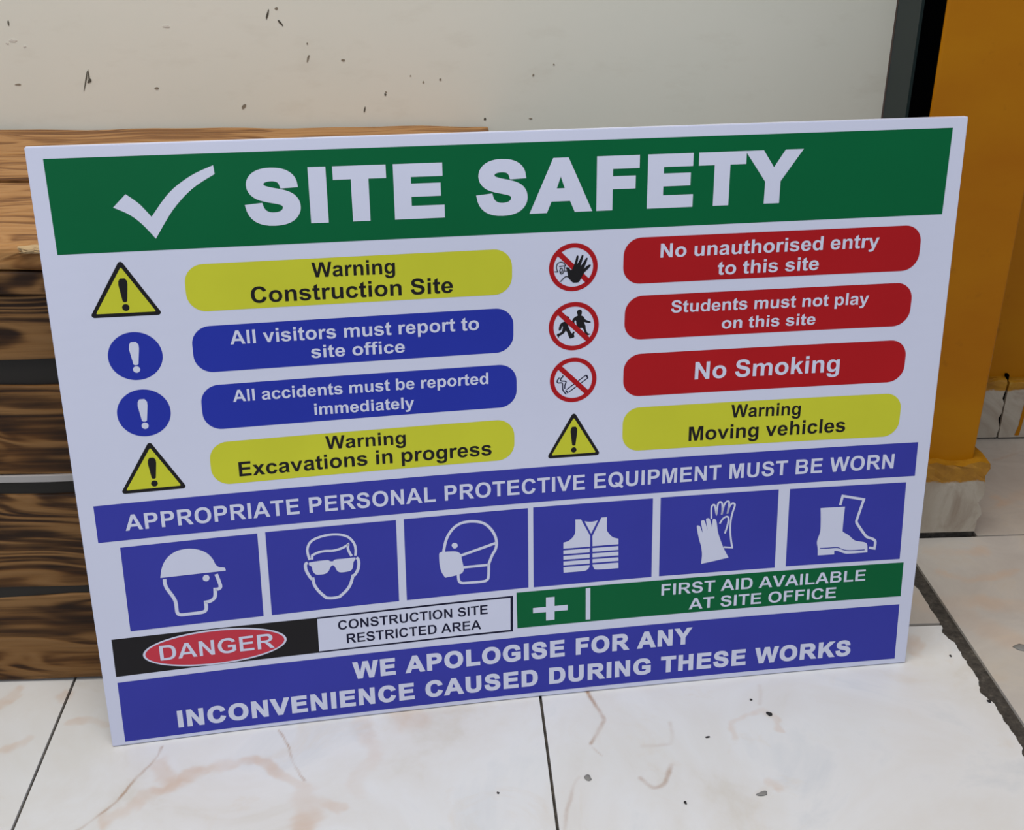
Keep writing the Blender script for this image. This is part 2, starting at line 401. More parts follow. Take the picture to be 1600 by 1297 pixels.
VEINS = [
    (2, 0.8, [(-0.304,1.028),(-0.308,1.005),(-0.324,0.973),(-0.339,0.94),(-0.363,0.911)]),
    (7, 0.5, [(-0.201,1.001),(-0.24,0.996),(-0.264,0.983),(-0.286,0.968),(-0.312,0.945),(-0.34,0.92)]),
    (9, 0.6, [(-0.298,0.999),(-0.285,0.97)]),
    (7, 0.5, [(-0.501,1.098),(-0.496,1.103),(-0.481,1.133)]),
    (6, 0.5, [(-0.478,1.024),(-0.472,1.027),(-0.454,1.043),(-0.449,1.05)]),
    (5, 0.4, [(-0.411,1.072),(-0.387,1.073),(-0.369,1.065)]),
    (9, 0.5, [(-0.431,1.116),(-0.428,1.12)]),
    (1.5, 0.7, [(-0.182,1.047),(-0.171,1.023),(-0.164,1.001),(-0.147,0.967)]),
    (6, 0.45, [(-0.201,1.003),(-0.186,0.994),(-0.171,0.972),(-0.147,0.959),(-0.142,0.948),(-0.119,0.928),(-0.109,0.924)]),
    (12, 0.45, [(-0.145,0.949),(-0.14,0.929),(-0.142,0.905)]),
    (9, 0.22, [(-0.097,1.062),(-0.086,1.032),(-0.078,1.006),(-0.092,0.972),(-0.092,0.946)]),
    (16, 0.3, [(-0.048,1.056),(-0.034,1.056)]),
    (3, 0.9, [(0.16,1.093),(0.165,1.071),(0.171,1.047),(0.168,1.034),(0.153,1.006)]),
    (1.5, 0.6, [(0.155,0.999),(0.162,0.987)]),
    (2.5, 0.35, [(0.135,0.956),(0.129,0.945),(0.117,0.908),(0.112,0.884)]),
    (3, 0.35, [(0.358,1.093),(0.35,1.061)]),
    (4, 0.4, [(0.306,1.01),(0.309,1.025),(0.316,1.031),(0.347,1.048),(0.36,1.034),(0.358,1.017)]),
    (3, 0.6, [(0.197,0.95),(0.208,0.938),(0.223,0.945),(0.233,0.969)]),
    (3, 0.35, [(0.208,1.0),(0.239,1.002),(0.244,1.036)]),
    (6, 0.4, [(0.329,0.939),(0.339,0.926)]),
    (10, 0.4, [(0.563,1.168),(0.561,1.149)]),
    (14, 0.35, [(0.635,1.238),(0.679,1.243),(0.73,1.226)]),
    (6, 0.4, [(0.655,1.311),(0.7,1.293),(0.761,1.313)]),
    (9, 0.3, [(0.659,1.366),(0.7,1.356),(0.738,1.362)]),
    (8, 0.35, [(0.807,1.48),(0.862,1.515)]),
    (6, 0.5, [(0.81,1.502),(0.817,1.491)]),
    (3, 0.4, [(0.857,1.617),(0.921,1.646)]),
    (20, 0.25, [(0.606,1.247),(0.643,1.217),(0.684,1.161)]),
]


# ------------------------------------------------------------------ floor
WALL_Y, RECESS_Y = 1.662, 1.70
rng = np.random.default_rng(4)


def seg_dist(P, poly):
    d = np.full(len(P), 1e9)
    for (ax, ay), (bx, by) in zip(poly[:-1], poly[1:]):
        ab = np.array([bx - ax, by - ay]); L = max((ab ** 2).sum(), 1e-12)
        tt = np.clip(((P - [ax, ay]) @ ab) / L, 0, 1)
        q = np.stack([ax + tt * ab[0], ay + tt * ab[1]], 1)
        d = np.minimum(d, np.hypot(*(P - q).T))
    return d


def wobble(P, f, seed):
    r = np.random.default_rng(seed)
    out = np.zeros(len(P))
    for k in range(5):
        a = r.uniform(0, 6.28); w = f * (1.7 ** k)
        out += np.sin((P[:, 0] * math.cos(a) + P[:, 1] * math.sin(a)) * w + r.uniform(0, 6.28)) / (1.4 ** k)
    return out / 2.5


def tile(bm_v, bm_f, x0, x1, y0, y1, step, warm, jag=0.0):
    """One floor tile: a gridded top with jagged right edge where it is chipped, and short sides down into the joint."""
    nx = max(1, int(round((x1 - x0) / step)))
    ys = np.linspace(y0, y1, max(2, int(round((y1 - y0) / step)) + 1))
    if step < 0.003: ys = np.concatenate([np.linspace(y0, 0.84, 4)[:-1], np.linspace(0.84, y1, int(round((y1 - 0.84) / step)) + 1)])
    ny = len(ys) - 1
    base = len(bm_v)
    for j in range(ny + 1):
        y = float(ys[j])
        e = x1
        if jag:
            e = x1 - jag * (max(0.0, math.sin(y * 31) * math.sin(y * 83 + 1)) + 0.3 * abs(math.sin(y * 190)) * abs(math.sin(y * 57)) + 0.1 * abs(math.sin(y * 520)))
        for i in range(nx + 1):
            bm_v.append((x0 + (e - x0) * i / nx, y, 0.0, warm))
    w = nx + 1
    for j in range(ny):
        for i in range(nx):
            a = base + j * w + i
            bm_f.append((a, a + 1, a + w + 1, a + w))
    ring = [base + i for i in range(nx + 1)] + [base + j * w + nx for j in range(1, ny + 1)] + [base + ny * w + i for i in range(nx - 1, -1, -1)] + [base + j * w for j in range(ny - 1, 0, -1)]
    low = []
    for r in ring:
        x, y, z, wm = bm_v[r]
        bm_v.append((x, y, -0.012, wm)); low.append(len(bm_v) - 1)
    for k in range(len(ring)):
        k2 = (k + 1) % len(ring)
        bm_f.append((ring[k2], ring[k], low[k], low[k2]))


def curve(pts):
    """Rounded run through the points of a vein."""
    out, n = [], len(pts)
    for i in range(n - 1):
        p0, p1, p2, p3 = (np.array(pts[max(0, min(n - 1, i + o))]) for o in (-1, 0, 1, 2))
        for t in (0, 0.25, 0.5, 0.75):
            out.append(tuple(0.5 * (2 * p1 + (p2 - p0) * t + (2 * p0 - 5 * p1 + 4 * p2 - p3) * t * t + (3 * p1 - p0 - 3 * p2 + p3) * t ** 3)))
    return out + [tuple(pts[-1])]


fv, ff = [], []
G = 0.0016
D = 0.005
for (xa, xb, ya, yb, st, wm, jg) in [
    (-0.955, -0.4255 - G, 0.67, 1.199 - G, 0.0018, 0, 0), (-0.4255 + G, 0.1055 - G, 0.67, 1.199 - G, 0.0018, 0, 0),
    (0.1055 + G, 0.614, 0.67, 1.1955, 0.0018, 0.0, 0.006),
    (-0.955, -0.4255 - G, 1.199 + G, 1.70, 0.05, 0, 0), (-0.4255 + G, 0.1055 - G, 1.199 + G, 1.70, 0.05, 0, 0),
    (0.1055 + G, 0.612, 1.199 + G, 1.389, D, 0.75, 0.003),
    (0.632, 1.16, 0.87, 1.397, D, 0.7, 0), (0.742, 1.16, 1.4, 1.71, D, 0.85, 0),
    (0.1055 + G, 0.628, 1.41, 1.71, 0.05, 0.4, 0),
    (0.632, 1.16, 0.3, 0.867, 0.05, 0.2, 0),
    (-0.955, -0.4255 - G, 0.14, 0.667, 0.05, 0, 0), (-0.4255 + G, 0.1055 - G, 0.14, 0.667, 0.05, 0, 0), (0.1055 + G, 0.612, 0.14, 0.667, 0.05, 0, 0),
    (-1.486, -0.958, 0.14, 0.667, 0.1, 0, 0), (-1.486, -0.958, 0.67, 1.196, 0.1, 0, 0), (-1.486, -0.958, 1.2, 1.7, 0.1, 0, 0),
    (1.163, 1.7, 0.3, 0.867, 0.1, 0.2, 0), (1.163, 1.7, 0.87, 1.407, 0.1, 0.5, 0), (1.163, 1.7, 1.41, 1.71, 0.1, 0.8, 0),
]:
    tile(fv, ff, xa, xb, ya, yb, st, wm, jg)
fa = np.array(fv)
P2 = fa[:, :2]
vein = np.zeros(len(fa)); crack = np.zeros(len(fa))
for k, (w, stg, pts) in enumerate(VEINS):
    ext = np.stack([wobble(P2, 90, 10 + k), wobble(P2, 90, 60 + k)], 1)
    thin = w < 3.5
    d = seg_dist(P2 + ext * (0.0016 if thin else 0.006), curve(pts))
    if thin: crack = np.maximum(crack, stg * (0.35 + 0.65 * np.clip(wobble(P2, 70, 200 + k) + 0.5, 0, 1)) * np.clip(1.4 - d / (w * 0.0008), 0, 1))
    else:
        vein = np.maximum(vein, stg * (0.5 + 0.6 * np.clip(wobble(P2, 60, 200 + k) + 0.4, 0, 1)) * np.exp(-(d / (w * 0.00105)) ** 4))
floor = link_mesh('floor', [tuple(r[:3]) for r in fv], ff, M_FLOOR)
for nm, arr in (('vein', vein), ('crack', crack), ('warm', fa[:, 3])):
    at = floor.data.attributes.new(nm, 'FLOAT', 'POINT')
    at.data.foreach_set('value', np.ascontiguousarray(arr, dtype=np.float32))
tag(floor, 'pale veined marble tile floor with dark joints', None, None, 'structure')
bm = box_bm(-1.5, 1.72, 0.1, 1.76, -0.06, -0.004)
gb = link_bm('grout_bed', bm, M_GROUT, floor)
tag(gb, 'dark gritty cement in the joints between the tiles')

# ------------------------------------------------------------------ walls, pillar and trim
def wall_grid(name, x0, x1, y, z0, z1, thick, mat, label):
    b = box_bm(x0, x1, y, y + thick, z0, z1)
    o = link_bm(name, b, mat)
    return tag(o, label, None, None, 'structure')


wall = wall_grid('wall_back', -1.5, 0.622, WALL_Y, -0.02, 2.9, 0.12, M_WALL, 'cream painted wall with small dark scuffs behind the bench')
recess = wall_grid('wall_right', 0.722, 1.72, RECESS_Y, 0.1, 2.9, 0.1, M_OCHRE, 'ochre painted wall set back to the right of the pillar')

# scuffs and chips in the cream paint: each an irregular flake on the wall
def blob(cx, cz, pts_mm, bm, y):
    vs = [bm.verts.new((cx + a / 1000, y, cz + b / 1000)) for a, b in pts_mm]
    vs2 = [bm.verts.new((v.co.x, y + 0.001, v.co.z)) for v in vs]
    bm.faces.new(vs)
    n = len(vs)
    for i in range(n):
        bm.faces.new((vs[i], vs2[i], vs2[(i + 1) % n], vs[(i + 1) % n]))


sb = bmesh.new()
yw = WALL_Y - 0.0006
blob(-0.4578, 0.5735, [(-4, -7), (-2.6, -5), (2.5, 9), (5, 20), (3.5, 18), (0.5, 9)], sb, yw)
blob(-0.4525, 0.5809, [(-3, -3), (-1, -4), (2.6, -2), (3, 1), (1.2, 2), (0.6, 14), (-0.4, 12), (-0.8, 1)], sb, yw)
def dots(items, bm):
    for (x, z, w, h, sl) in items:
        r = random.Random(int((x + 2) * 10000))
        blob(x, z, [(math.cos(a) * w * r.uniform(0.7, 1.2) + sl * math.sin(a), math.sin(a) * h * r.uniform(0.75, 1.2)) for a in [i * math.pi / 4 for i in range(8)]], bm, yw)


dots([(-0.213, 0.6633, 1.3, 7, 2), (-0.1972, 0.6527, 1.6, 4.5, -3), (-0.093, 0.5396, 1.1, 4.2, 1), (-0.0645, 0.5597, 1.5, 1.6, 0), (-0.5445, 0.6538, 1, 3.5, 0), (0.0698, 0.5259, 1.6, 2.2, 0)], sb)
fb = bmesh.new()
dots([(-0.2009, 0.6707, 2, 1.8, 0), (0.1322, 0.5259, 2.6, 1.2, 0), (0.1628, 0.5978, 1.2, 1.2, 0), (0.1353, 0.584, 1.2, 1.8, 0.5), (-0.1639, 0.6263, 1, 1.4, 0), (-0.0634, 0.5629, 1.2, 1.2, 0), (-0.0296, 0.584, 1.1, 1, 0), (-0.0127, 0.5756, 1.2, 1.6, 0), (-0.5450, 0.5760, 5, 1.2, 0), (-0.3660, 0.5700, 3, 1.6, 0), (-0.2540, 0.5450, 2.4, 3.2, 2), (-0.1640, 0.6080, 1.4, 5, 2), (-0.1180, 0.6050, 2.6, 1.6, 0), (0.0100, 0.5790, 1.8, 1.6, 0)], fb)
tag(link_bm('faded_mark', fb, M_FADED, wall), 'faint brownish marks in the cream paint', None, None, 'stuff')
tag(link_bm('scuff', sb, M_SCUFF, wall), 'small dark scuffs in the cream paint', None, None, 'stuff')
cb = bmesh.new()
for (x, z, w, h) in [(-0.3436, 0.6485, 5, 1.8), (-0.5424, 0.6316, 5, 2.2), (-0.5286, 0.6242, 2, 1.2), (-0.5498, 0.6284, 2.2, 1.4)]:
    r = random.Random(int((x + 2) * 10000))
    blob(x, z, [(math.cos(a) * w * r.uniform(0.6, 1.2), math.sin(a) * h * r.uniform(0.6, 1.2)) for a in [i * math.pi / 5 for i in range(10)]], cb, yw)
tag(link_bm('paint_chip', cb, M_CHIP, wall), 'pale chips in the cream paint', None, None, 'stuff')

# pillar with slightly uneven, rounded corners
pb = box_bm(0.587, 0.7215, 1.411, 1.72, 0.1, 2.9)
for v in pb.verts:
    if v.co.y > 1.6 and v.co.x < 0.6: v.co.x = 0.638      # the side towards the cream wall is splayed
bmesh.ops.bevel(pb, geom=list(pb.edges), offset=0.004, segments=3, affect='EDGES', profile=0.6)
pillar = tag(link_bm('pillar', pb, M_OCHRE), 'ochre painted square pillar beside the sign', None, None, 'structure')
# marble skirting round the pillar foot, chipped along its top and right corner
def skirting(name, x0, x1, y0, y1, z0, z1, parent, amp, seed, mat=None):
    b = bmesh.new()
    bmesh.ops.create_cube(b, size=1.0)
    for v in b.verts:
        v.co = Vector((x0 if v.co.x < 0 else x1, y0 if v.co.y < 0 else y1, z0 if v.co.z < 0 else z1))
    bmesh.ops.subdivide_edges(b, edges=list(b.edges), cuts=11, use_grid_fill=True)
    r = np.random.default_rng(seed)
    for v in b.verts:
        top = (v.co.z - z0) / (z1 - z0)
        edge = max(0, top - 0.7) / 0.3
        s = math.sin(v.co.x * 310 + seed) * math.sin(v.co.y * 270 + 1.3) + 0.6 * math.sin(v.co.x * 730 + v.co.z * 500)
        v.co.z -= edge * amp * abs(s)
        v.co.y += edge * amp * 0.7 * s * 0.6
        if v.co.x > x1 - 0.002: v.co.x += amp * 0.5 * math.sin(v.co.z * 160 + seed) + amp * 0.3 * math.sin(v.co.z * 420)
    return link_bm(name, b, mat or M_PLINTH, parent)


sk = skirting('skirting', 0.592, 0.737, 1.397, 1.72, 0.009, 0.119, pillar, 0.006, 2)
tag(sk, 'marble skirting tile smeared with ochre paint')
bm = box_bm(0.58, 0.735, 1.402, 1.44, -0.005, 0.012)
tag(link_bm('mortar_strip', bm, M_GROUT, pillar), 'dark crumbling gap under the skirting tile')
sk2 = skirting('baseboard_right', 0.70, 0.8935, 1.688, 1.75, 0.004, 0.108, None, 0.004, 5)
tag(sk2, 'marble skirting tiles along the ochre recessed wall, paint dripped over them', None, None, 'structure')
sk3 = skirting('tile', 0.8965, 1.7, 1.687, 1.75, 0.004, 0.106, sk2, 0.004, 7)
drip = bmesh.new()
px_, pz_, pw_ = [0.934, 0.9335, 0.930, 0.9285, 0.926], [0.104, 0.085, 0.05, 0.025, 0.008], [0.004, 0.0042, 0.003, 0.0028, 0.004]
prev = None
for x, z, w in zip(px_, pz_, pw_):
    cur = [drip.verts.new((x - w, 1.6865, z)), drip.verts.new((x, 1.6845, z)), drip.verts.new((x + w, 1.6865, z))]
    if prev:
        for i in range(2): drip.faces.new((prev[i], cur[i], cur[i + 1], prev[i + 1]))
    prev = cur
tag(link_bm('paint_drip', drip, M_OCHRE, sk2, True), 'ochre paint run')
bm = box_bm(0.893, 0.897, 1.692, 1.74, 0.0, 0.112)
link_bm('joint', bm, M_FLATBLACK, sk2)

# dark trim on the pillar's side, between the pillar front and the cream wall
def side_x(y): return 0.587 + (y - 1.411) * (0.051 / 0.309)


def ragged_strip(name, y0, y1, z1, thick, mat, label, amp):
    vs, fs = [], []
    n = 160
    for j in range(n + 1):
        z = z1 * j / n
        e = y1 + amp * (math.sin(z * 63) * math.sin(z * 211 + 2) + 0.5 * math.sin(z * 417))
        vs += [(side_x(y0) + 0.002, y0, z), (side_x(e) + 0.002, e, z), (side_x(y0) - thick, y0 + 0.0015, z), (side_x(e) - thick, e, z)]
    for j in range(n):
        a = j * 4; b = a + 4
        fs += [(a + 2, b + 2, b, a), (a + 3, b + 3, b + 2, a + 2), (a + 1, b + 1, b + 3, a + 3)]
    fs += [(n * 4, n * 4 + 2, n * 4 + 3, n * 4 + 1)]
    return tag(link_mesh(name, vs, fs, mat), label, None, None, 'structure')


ragged_strip('trim_1', 1.519, WALL_Y - 0.003, 2.9, 0.0045, M_FRAME, 'grey green painted upright trim between cream wall and pillar', 0.0018)
ragged_strip('trim_2', 1.4135, 1.5195, 2.9, 0.0012, M_FLATBLACK, 'black side of the pillar', 0.0)  # flat black strip over the front part of the pillar's side

# ------------------------------------------------------------------ wooden bench
bench = empty('wooden_bench', (-0.6, 1.3, 0))
tag(bench, 'dark torched wooden slatted bench standing against the cream wall behind the sign', 'bench')
BX0, BX1 = -1.15, 0.078
BF = 1.146


def plank(name, x0, x1, y0, y1, z0, z1, mat, bev=0.004, seed=0, parent=bench):
    b = box_bm(x0 + 0.6, x1 + 0.6, y0 - 1.3, y1 - 1.3, z0, z1)
    long_e = [e for e in b.edges if abs(e.verts[0].co.x - e.verts[1].co.x) > 0.2]
    bmesh.ops.subdivide_edges(b, edges=long_e, cuts=40)
    r = random.Random(seed)
    ph = [r.uniform(0, 6.28) for _ in range(4)]
    for v in b.verts:
        x = v.co.x
        w = 0.0009 * (math.sin(x * 23 + ph[0]) + math.sin(x * 51 + ph[1]) * 0.6)
        v.co.z += w; v.co.y += 0.0007 * math.sin(x * 31 + ph[2])
    bmesh.ops.bevel(b, geom=[e for e in b.edges if len(e.link_faces) == 2 and e.calc_face_angle(0) > 1.0], offset=bev, segments=3, affect='EDGES', profile=0.5)
    return link_bm(name, b, mat, parent, False)


for k, (ya, yb) in enumerate([(1.1392, 1.249), (1.2515, 1.383), (1.3935, 1.508), (1.5155, 1.654)]):
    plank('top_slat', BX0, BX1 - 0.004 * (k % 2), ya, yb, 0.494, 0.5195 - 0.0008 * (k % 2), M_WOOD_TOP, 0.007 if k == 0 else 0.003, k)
sp = bmesh.new()
bmesh.ops.create_icosphere(sp, subdivisions=3, radius=1.0)
for v in sp.verts:
    k = 1 + 0.3 * math.sin(v.co.x * 7 + v.co.y * 3) + 0.15 * math.sin(v.co.x * 17)
    v.co = Vector((-0.386 + 0.6 + v.co.x * 0.015 * k, 1.1405 - 1.3 + v.co.y * 0.0065 * k, 0.516 + v.co.z * 0.0040))
tag(link_bm('splintered_edge', sp, M_SPLINTER, bench), 'pale splintered patch on the top front edge')
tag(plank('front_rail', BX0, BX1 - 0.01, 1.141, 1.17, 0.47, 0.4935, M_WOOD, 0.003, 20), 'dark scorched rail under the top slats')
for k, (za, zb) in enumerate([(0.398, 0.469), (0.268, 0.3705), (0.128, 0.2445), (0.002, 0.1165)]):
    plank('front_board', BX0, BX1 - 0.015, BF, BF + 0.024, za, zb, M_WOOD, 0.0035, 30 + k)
for k, (za, zb, dy) in enumerate([(0.360, 0.41, 0.006), (0.236, 0.262, 0.004), (0.11, 0.132, 0.002)]):
    tag(plank('recess_strip', BX0, BX1 - 0.02, BF + dy, BF + 0.03, za, zb, M_RECESS, 0.001, 40 + k), 'smooth dark painted strip between the front boards')
tag(plank('metal_lip', BX0, BX1 - 0.02, BF - 0.0015, BF + 0.03, 0.2595, 0.2675, M_LIP, 0.0008, 50), 'thin pale grey lip across the bench front')
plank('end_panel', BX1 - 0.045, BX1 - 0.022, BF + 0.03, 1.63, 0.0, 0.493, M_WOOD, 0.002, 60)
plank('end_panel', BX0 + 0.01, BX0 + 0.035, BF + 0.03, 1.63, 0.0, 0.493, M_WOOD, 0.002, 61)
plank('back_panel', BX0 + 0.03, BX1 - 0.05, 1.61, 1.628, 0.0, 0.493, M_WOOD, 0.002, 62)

# ------------------------------------------------------------------ grit on the floor
def grit(name, label, cat, x, y, rx, ry, h, rot, mat, seed):
    b = bmesh.new()
    bmesh.ops.create_icosphere(b, subdivisions=2, radius=1.0)
    r = random.Random(seed)
    ph = [r.uniform(0, 6) for _ in range(3)]
    for v in b.verts:
        k = 1 + 0.22 * math.sin(v.co.x * 3 + ph[0]) + 0.18 * math.sin(v.co.y * 4 + ph[1])
        v.co = Vector((v.co.x * rx * k, v.co.y * ry * k, (v.co.z * 0.5 + 0.49) * h))
    bmesh.ops.rotate(b, verts=b.verts, cent=(0, 0, 0), matrix=Matrix.Rotation(rot, 3, 'Z'))
    o = link_bm(name, b, mat, None, True)
    o.location = (x, y, 0.0)
    return tag(o, label, cat)


grit('pebble', 'flat oval grey pebble right of the front floor joint', 'pebble', 0.143, 0.954, 0.0042, 0.0036, 0.0018, 0.3, M_PEBBLE, 1)
grit('pebble', 'elongated pale grey stone chip nearest the bottom edge of the photo', 'pebble', 0.317, 0.921, 0.0058, 0.0027, 0.0018, 0.3, M_PEBBLE, 2)
grit('pebble', 'dark speckled pebble on the floor below the first aid strip', 'pebble', 0.356, 1.042, 0.0032, 0.0032, 0.0025, 0.8, M_GRIT, 3)
grit('grit', 'black grain of grit left of the pale stone chip', 'grit', 0.237, 0.913, 0.0016, 0.0022, 0.0022, 0.3, M_GRIT, 4)
grit('grit', 'tiny black grain of grit closest to the sign bottom edge', 'grit', 0.342, 1.068, 0.0014, 0.0014, 0.0014, 0.2, M_GRIT, 5)
grit('grit', 'tiny black flake left of the dark speckled pebble', 'grit', 0.280, 1.009, 0.0024, 0.0012, 0.0012, 0.2, M_GRIT, 6)
grit('grit', 'black crumb beside the wide broken floor joint, lower of two', 'grit', 0.609, 1.05, 0.003, 0.0022, 0.002, 2.2, M_GRIT, 7)
grit('grit', 'tiny black crumb near the broken joint, upper of two', 'grit', 0.598, 1.134, 0.0016, 0.0016, 0.0016, 0.1, M_GRIT, 8)
grit('grit', 'tiny dark speck left of the front floor joint', 'grit', 0.05, 0.938, 0.0014, 0.0018, 0.001, 0.4, M_GRIT, 9)
grit('pebble', 'grey flat stone flake at the right edge beyond the broken joint', 'pebble', 0.694, 1.143, 0.012, 0.0075, 0.0015, -0.5, M_PEBBLE, 10)


